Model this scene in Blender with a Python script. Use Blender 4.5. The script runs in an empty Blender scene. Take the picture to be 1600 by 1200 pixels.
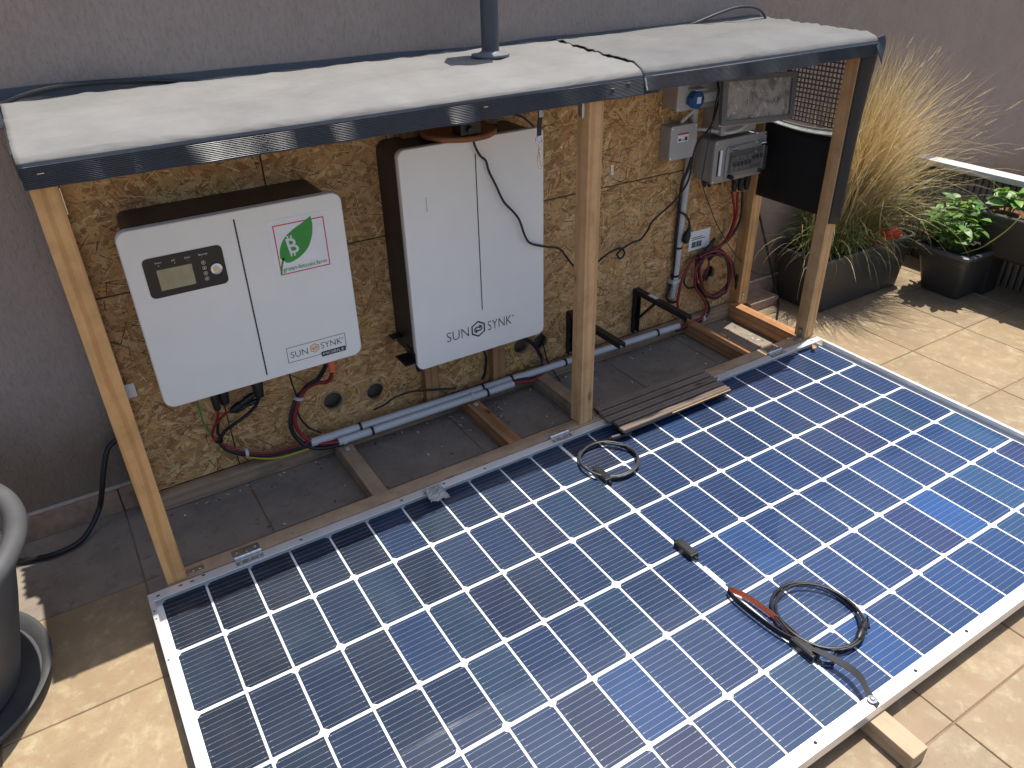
import bpy, bmesh, math, random
from mathutils import Vector, Matrix, noise
from mathutils.geometry import tessellate_polygon
random.seed(7)
SC = bpy.context.scene
COL = SC.collection
# ------------------------------------------------------------------ camera
cam = bpy.data.objects.new('camera', bpy.data.cameras.new('camera'))
COL.objects.link(cam)
cam.data.sensor_width = 36.0
cam.data.lens = 36.0 * 1199.2 / 1600.0
cam.data.clip_start = 0.02
cam.data.clip_end = 200.0
RIGHT = Vector((0.84969896, -0.5268187, -0.02176542))
DOWN = Vector((-0.28841004, -0.42982331, -0.85561181))
FWD = Vector((0.44139702, 0.73328983, -0.51716022))
m = Matrix.Identity(4)
for i in range(3):
    m[i][0] = RIGHT[i]; m[i][1] = -DOWN[i]; m[i][2] = -FWD[i]
m.translation = Vector((0.04984, -1.43813, 1.30642))
cam.matrix_world = m
SC.camera = cam
# ------------------------------------------------------------------ light
SUN = Vector((0.245, 0.066, 1.0)).normalized()
w = bpy.data.worlds.new('World'); SC.world = w; w.use_nodes = True
nt = w.node_tree; bg = nt.nodes['Background']
sky = nt.nodes.new('ShaderNodeTexSky'); sky.sky_type = 'NISHITA'; sky.sun_disc = False
sky.sun_elevation = math.asin(SUN.z); sky.sun_rotation = math.atan2(SUN.x, SUN.y)
sky.air_density = 0.8; sky.dust_density = 2.0; sky.ozone_density = 0.6
nt.links.new(sky.outputs[0], bg.inputs[0]); bg.inputs[1].default_value = 0.125
sun = bpy.data.objects.new('sun', bpy.data.lights.new('sun', 'SUN')); COL.objects.link(sun)
sun.data.energy = 4.0; sun.data.angle = math.radians(0.5); sun.data.color = (1.0, 0.95, 0.87)
sun.rotation_euler = (-SUN).to_track_quat('-Z', 'Y').to_euler()
SC.view_settings.view_transform = 'Standard'; SC.view_settings.look = 'None'
SC.view_settings.exposure = 0.56; SC.view_settings.gamma = 1.0
try: SC.view_settings.use_curve_mapping = False
except Exception: pass

# ------------------------------------------------------------------ materials
def lin(r, g, b):
    f = lambda c: (c/255/12.92) if c/255 <= .04045 else ((c/255+.055)/1.055)**2.4
    return (f(r), f(g), f(b))
MATS = {}
class NT:
    def __init__(s, name):
        s.m = bpy.data.materials.new(name); s.m.use_nodes = True
        s.t = s.m.node_tree; s.b = s.t.nodes['Principled BSDF']; MATS[name] = s.m
    def n(s, typ, **k):
        o = s.t.nodes.new('ShaderNode'+typ)
        for a, v in k.items():
            if a.startswith('i_'):
                o.inputs[a[2:].replace('_', ' ')].default_value = v
            else: setattr(o, a, v)
        return o
    def l(s, a, b): s.t.links.new(a, b)
    def coords(s, scale=(1, 1, 1), rand=0.0, rot=(0, 0, 0)):
        tc = s.n('TexCoord'); mp = s.n('Mapping'); mp.inputs['Scale'].default_value = scale
        mp.inputs['Rotation'].default_value = rot
        src = tc.outputs['Object']
        if rand:
            oi = s.n('ObjectInfo'); ml = s.n('VectorMath', operation='SCALE'); cx = s.n('CombineXYZ')
            s.l(oi.outputs['Random'], cx.inputs[0]); s.l(oi.outputs['Random'], cx.inputs[1])
            mm = s.n('Math', operation='MULTIPLY'); mm.inputs[1].default_value = 3.7
            s.l(oi.outputs['Random'], mm.inputs[0]); s.l(mm.outputs[0], cx.inputs[2])
            s.l(cx.outputs[0], ml.inputs[0]); ml.inputs['Scale'].default_value = rand
            ad = s.n('VectorMath', operation='ADD'); s.l(src, ad.inputs[0]); s.l(ml.outputs[0], ad.inputs[1])
            src = ad.outputs[0]
        s.l(src, mp.inputs[0]); return mp.outputs[0]
    def noise(s, vec, scale=5, detail=4, rough=.55, dist=0):
        o = s.n('TexNoise'); o.inputs['Scale'].default_value = scale; o.inputs['Detail'].default_value = detail
        o.inputs['Roughness'].default_value = rough; o.inputs['Distortion'].default_value = dist
        s.l(vec, o.inputs['Vector']); return o.outputs['Fac']
    def ramp(s, fac, stops):
        o = s.n('ValToRGB'); e = o.color_ramp.elements
        while len(e) < len(stops): e.new(.5)
        for i, (p, c) in enumerate(stops): e[i].position = p; e[i].color = (*c, 1) if len(c) == 3 else c
        s.l(fac, o.inputs[0]); return o.outputs[0]
    def mix(s, fac, a, b, mode='MIX'):
        o = s.n('MixRGB', blend_type=mode)
        for i, v in ((0, fac), (1, a), (2, b)):
            if isinstance(v, (int, float)): o.inputs[i].default_value = v
            elif isinstance(v, tuple): o.inputs[i].default_value = (*v, 1)
            else: s.l(v, o.inputs[i])
        return o.outputs[0]
    def bump(s, h, strength=.3, dist=.01, prev=None):
        o = s.n('Bump'); o.inputs['Strength'].default_value = strength; o.inputs['Distance'].default_value = dist
        s.l(h, o.inputs['Height'])
        if prev is not None: s.l(prev, o.inputs['Normal'])
        s.l(o.outputs[0], s.b.inputs['Normal']); return o.outputs[0]
    def set(s, **k):
        for a, v in k.items():
            key = a.replace('_', ' ')
            if isinstance(v, tuple): s.b.inputs[key].default_value = (*v, 1) if len(v) == 3 else v
            elif isinstance(v, (int, float)): s.b.inputs[key].default_value = v
            else: s.l(v, s.b.inputs[key])
        return s
def plain(name, col, rough=.5, metal=0.0, var=.12, scale=25, spec=.5, bump=0.0, coat=0.0):
    t = NT(name); v = t.coords(rand=2.0)
    f = t.noise(v, scale, 5, .6)
    dark = tuple(c*(1-var) for c in col); lite = tuple(min(1, c*(1+var)) for c in col)
    c = t.ramp(f, [(.3, dark), (.7, lite)])
    r = t.n('MapRange'); r.inputs['To Min'].default_value = max(.02, rough-.08); r.inputs['To Max'].default_value = min(1, rough+.08)
    t.l(f, r.inputs['Value'])
    t.set(Base_Color=c, Roughness=r.outputs[0], Metallic=metal, Specular_IOR_Level=spec, Coat_Weight=coat, Coat_Roughness=.08)
    if bump: t.bump(t.noise(v, scale*14, 3), bump, .002)
    return t.m
def wood(name, a, b, c, rough=.62, gray=0.0):
    t = NT(name); v = t.coords(scale=(1, 1, 1), rand=3.0)
    st = t.n('Mapping'); st.inputs['Scale'].default_value = (1.3, 9, 9); t.l(v, st.inputs[0])
    warp = t.noise(st.outputs[0], 1.6, 3, .5)
    wv = t.n('TexWave', wave_type='RINGS', rings_direction='X', wave_profile='SIN')
    wv.inputs['Scale'].default_value = 14; wv.inputs['Distortion'].default_value = 7
    wv.inputs['Detail'].default_value = 2; wv.inputs['Detail Scale'].default_value = .55
    mp = t.n('Mapping'); mp.inputs['Scale'].default_value = (.22, 1, 1); mp.inputs['Location'].default_value = (0, .09, .05)
    t.l(v, mp.inputs[0]); t.l(mp.outputs[0], wv.inputs[0])
    fine = t.n('Mapping'); fine.inputs['Scale'].default_value = (9, 420, 420); t.l(v, fine.inputs[0])
    fn = t.noise(fine.outputs[0], 1, 3, .6)
    ring = t.ramp(wv.outputs['Fac'], [(.0, a), (.55, a), (.85, b), (1, b)])
    col = t.mix(.35, ring, t.ramp(warp, [(.3, b), (.7, a)]))
    col = t.mix(t.ramp(fn, [(.4, (0, 0, 0)), (.8, (.22, .22, .22))]), col, c)
    # knots
    kv = t.n('Mapping'); kv.inputs['Scale'].default_value = (6, 14, 14); t.l(v, kv.inputs[0])
    vo = t.n('TexVoronoi'); vo.inputs['Scale'].default_value = 1.0; vo.inputs['Randomness'].default_value = 1
    t.l(kv.outputs[0], vo.inputs['Vector'])
    kf = t.ramp(vo.outputs['Distance'], [(.0, (.95, .95, .95)), (.07, (.75, .75, .75)), (.10, (.25, .25, .25)), (.17, (0, 0, 0))])
    col = t.mix(kf, col, tuple(x*.42 for x in c))
    dn = t.noise(v, 14, 5, .65)
    col = t.mix(t.ramp(dn, [(.45, (0, 0, 0)), (.8, (.5+gray, .5+gray, .5+gray))]), col, tuple(x*.55 for x in c))
    t.set(Base_Color=col, Roughness=rough, Specular_IOR_Level=.3)
    n1 = t.bump(fn, .25, .0012)
    return t.m
WOOD = wood('pine', (.68, .41, .175), (.52, .27, .095), (.40, .20, .08))
WOOD_PALE = wood('pale_pine', (.47, .355, .235), (.36, .26, .16), (.30, .21, .13))
WOOD_OLD = wood('weathered_pine', (.46, .325, .21), (.34, .225, .14), (.26, .175, .11), .75, .2)
WOOD_MID = wood('pinkish_pine', (.68, .42, .20), (.54, .295, .125), (.44, .235, .10))
WOOD_RED = wood('reddish_pine', (.50, .27, .125), (.35, .165, .07), (.26, .12, .055))
# OSB flakes use their own colour attribute
t = NT('osb'); at_ = t.n('Attribute', attribute_name='Col'); v = t.coords()
fm = t.n('Mapping'); fm.inputs['Scale'].default_value = (60, 60, 60); t.l(v, fm.inputs[0])
fn = t.noise(fm.outputs[0], 4, 4, .65)
c = t.mix(1.0, at_.outputs['Color'], t.ramp(fn, [(.2, (.76, .71, .66)), (.8, (1.2, 1.12, 1.02))]), 'MULTIPLY')
t.set(Base_Color=c, Roughness=.6, Specular_IOR_Level=.3); OSB = t.m
OSB_CORE = plain('osb_core', (.40, .255, .125), .8, var=.35, scale=60)
# wall render
t = NT('wall_render'); v = t.coords()
m1 = t.n('Mapping'); m1.inputs['Scale'].default_value = (120, 120, 46); t.l(v, m1.inputs[0])
n1 = t.noise(m1.outputs[0], 1.0, 5, .65, .5)
n2 = t.noise(v, 300, 5, .65); n3 = t.noise(v, 1.7, 6, .65); n4 = t.noise(v, 9, 5, .6)
hh = t.mix(.55, t.ramp(n1, [(.34, (0, 0, 0)), (.50, (1, 1, 1))]), n2)
c = t.ramp(n3, [(.3, (.312, .256, .222)), (.7, (.39, .323, .283))])
c = t.mix(.35, c, t.ramp(n4, [(.3, (.297, .243, .21)), (.7, (.40, .333, .293))]))
c = t.mix(t.ramp(n1, [(.22, (.6, .6, .6)), (.38, (0, 0, 0))]), c, (.15, .122, .10))
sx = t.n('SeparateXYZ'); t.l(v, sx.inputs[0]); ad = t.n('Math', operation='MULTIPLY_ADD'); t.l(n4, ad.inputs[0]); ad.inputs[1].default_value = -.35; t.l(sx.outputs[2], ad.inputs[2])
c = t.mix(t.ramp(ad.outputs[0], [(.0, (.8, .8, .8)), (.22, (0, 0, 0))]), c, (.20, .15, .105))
t.set(Base_Color=c, Roughness=.92, Specular_IOR_Level=.15); t.bump(hh, .8, .003); WALL = t.m
# terrace tile
t = NT('beige_tile'); v = t.coords(rand=9.0)
n1 = t.noise(v, 7, 6, .65, .5); n2 = t.noise(v, 30, 6, .7, .3); n3 = t.noise(v, 160, 3, .6)
c = t.ramp(n1, [(.28, (.235, .176, .106)), (.5, (.315, .246, .15)), (.72, (.39, .315, .20))])
c = t.mix(t.ramp(n2, [(.42, (0, 0, 0)), (.60, (.7, .7, .7))]), c, (.29, .20, .12))
c = t.mix(t.ramp(n2, [(.30, (.6, .6, .6)), (.45, (0, 0, 0))]), c, (.48, .395, .25))
c = t.mix(t.ramp(n3, [(.62, (0, 0, 0)), (.72, (.6, .6, .6))]), c, (.19, .12, .07))
oi = t.n('ObjectInfo'); c = t.mix(1.0, c, t.ramp(oi.outputs['Random'], [(0, (.84, .84, .86)), (1, (1.06, 1.05, 1.02))]), 'MULTIPLY')
sp = t.noise(v, 2.2, 5, .7); c = t.mix(t.ramp(sp, [(.52, (0, 0, 0)), (.75, (.45, .45, .45))]), c, (.36, .25, .155))
t.set(Base_Color=c, Roughness=.55, Specular_IOR_Level=.35); t.bump(n2, .25, .0015); TILE = t.m
t = NT('dusty_shaded_tile'); v = t.coords(rand=9.0)  # dusty tile copy, greyed and darkened to paint in the shade
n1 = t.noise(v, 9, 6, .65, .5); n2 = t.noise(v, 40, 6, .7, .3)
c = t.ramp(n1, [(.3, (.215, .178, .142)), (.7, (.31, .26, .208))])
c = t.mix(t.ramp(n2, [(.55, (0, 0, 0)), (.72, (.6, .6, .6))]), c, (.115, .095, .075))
t.set(Base_Color=c, Roughness=.8, Specular_IOR_Level=.25); t.bump(n2, .25, .0015); TILE_SHADED = t.m
GROUT = plain('grout', (.24, .16, .095), .9, var=.35, scale=18)
SKIRT = plain('skirting_tile', (.36, .235, .165), .55, var=.25, scale=35, bump=.2)
SKIRTTOP = plain('skirting_grout', (.47, .40, .34), .8, var=.15, scale=40)
# powder coats, plastics, metals
WHITE = plain('white_powdercoat', (.90, .87, .80), .38, var=.025, scale=6, spec=.45)
WHITE2 = plain('white_edge', (.62, .615, .60), .5, var=.03)
CHAR = plain('charcoal_metal', (.030, .026, .028), .42, var=.12, scale=30)
BLACK = plain('black_plastic', (.012, .012, .014), .42, var=.2)
BLACKM = plain('black_steel', (.014, .014, .017), .38, var=.2)
RUBBER = plain('black_cable', (.014, .015, .018), .45, var=.2)
CABLEG = plain('dark_grey_cable', (.035, .038, .042), .5, var=.2)
REDC = plain('red_cable', (.27, .018, .026), .4, var=.15)
ORANGEC = plain('orange_cap', (.85, .17, .07), .5, var=.06)
YELC = plain('yellow_cable', (.62, .45, .03), .45, var=.1)
GRNC = plain('green_cable', (.06, .28, .08), .45, var=.15)
WHITEC = plain('white_cable', (.62, .60, .55), .45, var=.05)
PVC = plain('grey_pvc', (.60, .585, .56), .4, var=.06, scale=12)
PVC2 = plain('pale_pvc', (.60, .58, .54), .4, var=.06, scale=12)
BOXG = plain('grey_box_plastic', (.44, .43, .42), .5, var=.04, scale=10)
BOXB = plain('beige_box_plastic', (.36, .335, .30), .5, var=.05, scale=10)
BOXS = plain('shaded_grey_plastic', (.40, .36, .33), .55, var=.05)
ZINC = plain('zinc_steel', (.62, .64, .66), .32, 1.0, var=.15, scale=60)
STEEL = plain('bright_steel', (.72, .72, .72), .2, 1.0, var=.1, scale=60)
ALU = plain('anodised_aluminium', (.80, .80, .80), .38, .55, var=.05, scale=14)
ALUW = plain('aluminium_web', (.50, .50, .52), .42, .6, var=.08, scale=14)
HOLE = plain('dark_opening', (.01, .01, .01), .8, var=.1)
BLUEP = plain('blue_plastic', (.02, .10, .30), .4, var=.1)
PAPER = plain('paper_label', (.88, .875, .86), .55, var=.04)
INK = plain('black_ink', (.015, .015, .016), .5, var=.1)
INKW = plain('white_ink', (.75, .75, .74), .5, var=.03)
REDI = plain('red_ink', (.72, .07, .06), .5, var=.05)
PINKI = plain('magenta_ink', (.55, .03, .08), .5, var=.05)
GREENI = plain('green_ink', (.045, .32, .05), .5, var=.08)
ORGI = plain('orange_ink', (.80, .33, .06), .5, var=.05)
SCREEN = plain('lcd_glass', (.36, .33, .20), .18, var=.16, scale=30)
POLE = plain('slate_pole_paint', (.055, .065, .082), .42, var=.12, scale=12)
DISCG = plain('grey_flange', (.16, .165, .175), .5, var=.1)
POTG = plain('dark_grey_pot', (.085, .085, .088), .55, var=.18, scale=9, bump=.15)
PLANT = plain('black_planter', (.046, .044, .042), .42, var=.15, scale=9, bump=.1)
PLANTR = plain('planter_rim', (.075, .08, .088), .45, var=.12, scale=12)
SOIL = plain('soil', (.045, .03, .02), .95, var=.6, scale=60, bump=.9)
SOILR = plain('bark_soil', (.16, .065, .035), .95, var=.6, scale=60, bump=.9)
GRASSG = None
def leafmat(name, a, b, rough=.45, trans=.25):
    t = NT(name); v = t.coords(rand=3); f = t.noise(v, 20, 4)
    oi = t.n('ObjectInfo'); c = t.ramp(f, [(.3, a), (.7, b)])
    c = t.mix(1.0, c, t.ramp(oi.outputs['Random'], [(0, (.7, .75, .7)), (1, (1.25, 1.2, 1.1))]), 'MULTIPLY')
    t.set(Base_Color=c, Roughness=rough)
    tr = t.n('BsdfTranslucent'); t.l(c, tr.inputs[0]); mx = t.n('MixShader'); mx.inputs[0].default_value = trans
    t.l(t.b.outputs[0], mx.inputs[1]); t.l(tr.outputs[0], mx.inputs[2]); t.l(mx.outputs[0], t.t.nodes['Material Output'].inputs[0])
    return t.m
LEAF = leafmat('leaf_green', (.075, .18, .04), (.15, .30, .075))
LEAF2 = leafmat('leaf_lime', (.12, .26, .03), (.20, .36, .05))
STEM = leafmat('plant_stem', (.14, .20, .05), (.24, .26, .08), .5, .1)
t = NT('grass_blade'); a_ = t.n('Attribute', attribute_name='Col'); t.set(Base_Color=a_.outputs['Color'], Roughness=.5)
tr = t.n('BsdfTranslucent'); t.l(a_.outputs['Color'], tr.inputs[0]); mx = t.n('MixShader'); mx.inputs[0].default_value = .3
t.l(t.b.outputs[0], mx.inputs[1]); t.l(tr.outputs[0], mx.inputs[2]); t.l(mx.outputs[0], t.t.nodes['Material Output'].inputs[0])
BLADE = t.m
FLOWER = leafmat('red_petal', (.60, .03, .02), (.75, .07, .04), .5, .3)
YFLOW = leafmat('yellow_petal', (.7, .5, .03), (.8, .6, .05), .5, .3)
# fabric of the cover: sunlight painted into the paler top colour
t = NT('sunlit_top_fabric'); v = t.coords()
mp = t.n('Mapping'); mp.inputs['Scale'].default_value = (1.6, 7, 7); mp.inputs['Rotation'].default_value = (0, 0, .12); t.l(v, mp.inputs[0])
f = t.noise(mp.outputs[0], 1.6, 3, .5, 1.2); f2 = t.noise(v, 700, 2); f3 = t.noise(v, 5, 6, .65)
rg = t.ramp(f, [(.38, (0, 0, 0)), (.49, (1, 1, 1)), (.51, (1, 1, 1)), (.62, (0, 0, 0))])
c = t.ramp(f3, [(.3, (.165, .161, .155)), (.7, (.228, .222, .213))])
dirt = t.noise(v, 14, 6, .75); c = t.mix(t.ramp(dirt, [(.55, (0, 0, 0)), (.8, (.4, .4, .4))]), c, (.17, .158, .142))
t.set(Base_Color=c, Roughness=.75, Specular_IOR_Level=.3)
t.bump(rg, .28, .005, t.bump(f2, .15, .001)); FABT = t.m
FABT2 = FABT.copy(); FABT2.name = 'greyer_fabric'
for n_ in FABT2.node_tree.nodes:
    if n_.type == 'VALTORGB' and len(n_.color_ramp.elements) == 2 and abs(n_.color_ramp.elements[0].position-.3) < .01:
        for e_ in n_.color_ramp.elements: e_.color = (e_.color[0]*.74, e_.color[1]*.755, e_.color[2]*.77, 1)
FABF = plain('ribbed_dark_fabric', (.036, .042, .054), .36, var=.15, scale=40, spec=.6)
FABB = plain('black_sheet', (.008, .009, .011), .6, var=.2, scale=20)
SHEETTOP = plain('galvanised_fold', (.42, .46, .45), .5, .3, var=.2, scale=40)
GRILL = plain('brown_grille', (.20, .165, .14), .5, .2, var=.2)
FENCE = plain('fence_slat_paint', (.21, .18, .15), .6, var=.18, scale=20, bump=.15)
FENCEB = plain('fence_backing', (.02, .018, .016), .8, var=.2)
CAPW = plain('pale_cap', (.60, .61, .62), .5, var=.05)
RIBM = wood('brown_composite', (.23, .18, .14), (.17, .13, .10), (.14, .105, .08), .5, .1)
RIBE = plain('composite_edge', (.55, .36, .19), .6, var=.2)
TAPE = plain('brown_tape', (.30, .20, .09), .5, var=.15)
SCRAP = plain('crumpled_foil_tape', (.40, .42, .42), .35, .35, var=.25, scale=70, bump=.6)
DRYLEAF = plain('dry_leaf', (.42, .22, .08), .6, var=.4, scale=80)
DISCW = wood('terracotta_board', (.36, .155, .075), (.30, .12, .055), (.22, .09, .045))
STRAPO = plain('orange_webbing', (.65, .16, .05), .7, var=.12, scale=120, bump=.4)
STRAPB = plain('black_webbing', (.018, .018, .022), .6, var=.2, scale=120, bump=.4)
BACKSH = plain('white_backsheet', (.80, .80, .79), .35, var=.02, scale=8, spec=.5, coat=.6)
WIRE = plain('tinned_wire', (.30, .31, .33), .35, .35, var=.08, scale=40)
# silicon cell: tint comes from the object colour, sky sheen painted in
t = NT('silicon_cell'); oi = t.n('ObjectInfo'); v = t.coords(rand=4)
f = t.noise(v, 420, 3, .7); f2 = t.noise(v, 14, 4, .6)
c = t.mix(1.0, oi.outputs['Color'], t.ramp(f, [(.25, (.78, .78, .8)), (.75, (1.2, 1.2, 1.2))]), 'MULTIPLY')
c = t.mix(1.0, c, t.ramp(f2, [(.3, (.9, .9, .92)), (.7, (1.1, 1.1, 1.08))]), 'MULTIPLY')
d = t.noise(v, 55, 5, .7); d2 = t.noise(v, 6, 6, .7); c = t.mix(t.ramp(d, [(.60, (0, 0, 0)), (.8, (.16, .16, .16))]), c, (.20, .19, .17)); c = t.mix(t.ramp(d2, [(.45, (0, 0, 0)), (.75, (.06, .06, .06))]), c, (.20, .24, .28))
t.set(Base_Color=c, Roughness=.45, Specular_IOR_Level=.18, Coat_Weight=1.0, Coat_Roughness=.05, Coat_IOR=1.5); CELL = t.m
# floodlight lens: streaky reflections painted into the colour
t = NT('painted_reflection_lens'); v = t.coords(); f = t.noise(v, 11, 5, .65, 1.8); f2 = t.noise(v, 22, 4, .6, 3.5)
c = t.ramp(f, [(.36, (.07, .065, .062)), (.58, (.34, .30, .265))])
c = t.mix(t.ramp(f2, [(.60, (0, 0, 0)), (.66, (.7, .7, .7))]), c, (.66, .62, .57))
t.set(Base_Color=c, Roughness=.22, Specular_IOR_Level=.6, Coat_Weight=.5, Coat_Roughness=.1); LENS = t.m
t = NT('clear_window'); t.set(Base_Color=(.20, .19, .17), Roughness=.12, Alpha=.20, Specular_IOR_Level=.6); CLEAR = t.m

# ------------------------------------------------------------------ geometry helpers
class MB:
    def __init__(s): s.v = []; s.f = []; s.m = []; s.c = None
    def add(s, vs, fs, mi=0):
        o = len(s.v); s.v += [tuple(x) for x in vs]
        for f in fs: s.f.append(tuple(o+i for i in f)); s.m.append(mi)
        return s
    def box(s, x0, x1, y0, y1, z0, z1, mi=0):
        vs = [(x, y, z) for z in (z0, z1) for y in (y0, y1) for x in (x0, x1)]
        return s.add(vs, [(0, 2, 3, 1), (4, 5, 7, 6), (0, 1, 5, 4), (2, 6, 7, 3), (0, 4, 6, 2), (1, 3, 7, 5)], mi)
    def prism(s, poly, y0, y1, mi=0):
        """poly in (x,z), counter-clockwise seen from -y; from y0 (front) to y1 (back)"""
        n = len(poly); vs = [(x, y0, z) for x, z in poly] + [(x, y1, z) for x, z in poly]
        fs = [tuple(range(n)), tuple(range(2*n-1, n-1, -1))] + [(i, n+i, n+(i+1) % n, (i+1) % n) for i in range(n)]
        return s.add(vs, fs, mi)
    def slab(s, poly, z0, z1, mi=0):
        n = len(poly); vs = [(x, y, z0) for x, y in poly] + [(x, y, z1) for x, y in poly]
        fs = [tuple(range(n-1, -1, -1)), tuple(range(n, 2*n))] + [(i, (i+1) % n, n+(i+1) % n, n+i) for i in range(n)]
        return s.add(vs, fs, mi)
    def tube(s, pts, r, sides=10, mi=0, caps=True):
        P = [Vector(p) for p in pts]; n = len(P); rings = []
        T = [(P[min(i+1, n-1)]-P[max(i-1, 0)]).normalized() for i in range(n)]
        up = Vector((0, 0, 1)) if abs(T[0].z) < .9 else Vector((0, 1, 0))
        N = (up - T[0]*up.dot(T[0])).normalized(); vs = []
        for i in range(n):
            if i:
                N = N - T[i]*N.dot(T[i])
                N = N.normalized() if N.length > 1e-6 else T[i].orthogonal().normalized()
            B = T[i].cross(N); rr = r[i] if isinstance(r, (list, tuple)) else r
            for k in range(sides):
                a = 2*math.pi*k/sides; vs.append(P[i] + (N*math.cos(a)+B*math.sin(a))*rr)
        fs = [(i*sides+k, i*sides+(k+1) % sides, (i+1)*sides+(k+1) % sides, (i+1)*sides+k) for i in range(n-1) for k in range(sides)]
        if caps: fs += [tuple(range(sides-1, -1, -1)), tuple((n-1)*sides+k for k in range(sides))]
        return s.add(vs, fs, mi)
    def cyl(s, p0, p1, r, sides=20, mi=0): return s.tube([p0, p1], r, sides, mi)
    def lathe(s, prof, c, sides=48, mi=0):
        n = len(prof); vs = [(c[0]+r*math.cos(2*math.pi*k/sides), c[1]+r*math.sin(2*math.pi*k/sides), c[2]+z) for r, z in prof for k in range(sides)]
        fs = [(i*sides+k, i*sides+(k+1) % sides, (i+1)*sides+(k+1) % sides, (i+1)*sides+k) for i in range(n-1) for k in range(sides)]
        return s.add(vs, fs, mi)
    def grid(s, fn, nu, nv, mi=0, flip=False):
        vs = [fn(i/nu, j/nv) for j in range(nv+1) for i in range(nu+1)]
        fs = []
        for j in range(nv):
            for i in range(nu):
                a = j*(nu+1)+i; q = (a, a+1, a+nu+2, a+nu+1); fs.append(q[::-1] if flip else q)
        return s.add(vs, fs, mi)
def link(name, mesh, parent=None, loc=(0, 0, 0), rot=(0, 0, 0)):
    o = bpy.data.objects.new(name, mesh); COL.objects.link(o)
    if parent is not None:
        o.parent = parent
        base = Vector((0, 0, 0)); p = parent
        while p is not None: base += p.location; p = p.parent
        o.location = Vector(loc) - base
    else: o.location = loc
    o.rotation_euler = rot
    return o
def obj(name, mb, mats, parent=None, loc=(0, 0, 0), rot=(0, 0, 0), bevel=0.0, seg=2, smooth=False, rel=False):
    """mesh vertices are world coordinates (rel=False) or relative to loc (rel=True)"""
    if not isinstance(mats, (list, tuple)): mats = [mats]
    me = bpy.data.meshes.new(name)
    L = Vector(loc)
    vs = mb.v if rel else [tuple(Vector(p)-L) for p in mb.v]
    me.from_pydata(vs, [], mb.f); me.update()
    for mt in mats: me.materials.append(mt)
    me.polygons.foreach_set('material_index', mb.m)
    if smooth: me.polygons.foreach_set('use_smooth', [True]*len(me.polygons))
    o = link(name, me, parent, loc, rot)
    if mb.c is not None:
        at = me.color_attributes.new('Col', 'FLOAT_COLOR', 'POINT')
        at.data.foreach_set('color', [x for c in mb.c for x in (*c, 1.0)])
    if bevel:
        b = o.modifiers.new('bevel', 'BEVEL'); b.width = bevel; b.segments = seg; b.limit_method = 'ANGLE'; b.angle_limit = math.radians(40)
        if smooth or seg > 1:
            me.polygons.foreach_set('use_smooth', [True]*len(me.polygons))
            b.harden_normals = True
    elif smooth:
        try: me.set_sharp_from_angle(angle=math.radians(42))
        except Exception: pass
    return o
def tag(o, label, cat, group=None):
    o['label'] = label; o['category'] = cat
    if group: o['group'] = group
    return o
def thing(name, label, cat, loc, group=None):
    o = bpy.data.objects.new(name, None); COL.objects.link(o); o.location = loc; o.empty_display_size = .05
    return tag(o, label, cat, group)
def struct(o): o['kind'] = 'structure'; return o
def stuff(o): o['kind'] = 'stuff'; return o
def board(name, a, b, mat, parent, bevel=.0018):
    """axis-aligned timber between corners a and b; grain along its longest side"""
    a = Vector(a); b = Vector(b); c = (a+b)/2; d = b-a
    ax = max(range(3), key=lambda i: abs(d[i]))
    hx = abs(d[ax])/2
    if ax == 0: hy, hz, rot = abs(d.y)/2, abs(d.z)/2, (0, 0, 0)
    elif ax == 1: hy, hz, rot = abs(d.x)/2, abs(d.z)/2, (0, 0, math.pi/2)
    else: hy, hz, rot = abs(d.y)/2, abs(d.x)/2, (0, -math.pi/2, 0)
    mb = MB().box(-hx, hx, -hy, hy, -hz, hz)
    return obj(name, mb, mat, parent, tuple(c), rot, bevel=bevel, rel=True)
def smooth_path(pts, n=6):
    P = [Vector(p) for p in pts]; out = []
    for i in range(len(P)-1):
        p0 = P[max(i-1, 0)]; p1 = P[i]; p2 = P[i+1]; p3 = P[min(i+2, len(P)-1)]
        for k in range(n):
            u = k/n
            out.append(.5*((2*p1)+(-p0+p2)*u+(2*p0-5*p1+4*p2-p3)*u*u+(-p0+3*p1-3*p2+p3)*u**3))
    out.append(P[-1]); return out
def rrect(x0, x1, z0, z1, r, n=6):
    pts = []
    for cx, cz, a0 in ((x1-r, z0+r, -90), (x1-r, z1-r, 0), (x0+r, z1-r, 90), (x0+r, z0+r, 180)):
        for k in range(n+1):
            a = math.radians(a0+90*k/n); pts.append((cx+r*math.cos(a), cz+r*math.sin(a)))
    return pts
def text_mb(s, width=None, height=None, thin=0.0, shear=0.0):
    cu = bpy.data.curves.new('t', 'FONT'); cu.body = s; cu.size = 1.0; cu.offset = -thin; cu.shear = shear; cu.resolution_u = 3
    o = bpy.data.objects.new('t', cu); COL.objects.link(o)
    dg = bpy.context.evaluated_depsgraph_get(); me = bpy.data.meshes.new_from_object(o.evaluated_get(dg))
    vs = [tuple(v.co) for v in me.vertices]; fs = [tuple(p.vertices) for p in me.polygons]
    bpy.data.objects.remove(o); bpy.data.curves.remove(cu); bpy.data.meshes.remove(me)
    x0 = min(v[0] for v in vs); x1 = max(v[0] for v in vs); y0 = min(v[1] for v in vs); y1 = max(v[1] for v in vs)
    sx = (width/(x1-x0)) if width else None; sy = (height/(y1-y0)) if height else None
    sx = sx or sy; sy = sy or sx
    return [((v[0]-x0)*sx, (v[1]-y0)*sy) for v in vs], fs
def text(name, s, x, z, y, mat, parent, width=None, height=None, thin=0.0, shear=0.0):
    vs, fs = text_mb(s, width, height, thin, shear)
    mb = MB().add([(x+a, y, z+b) for a, b in vs], fs)
    return obj(name, mb, mat, parent, (x, y, z))
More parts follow.
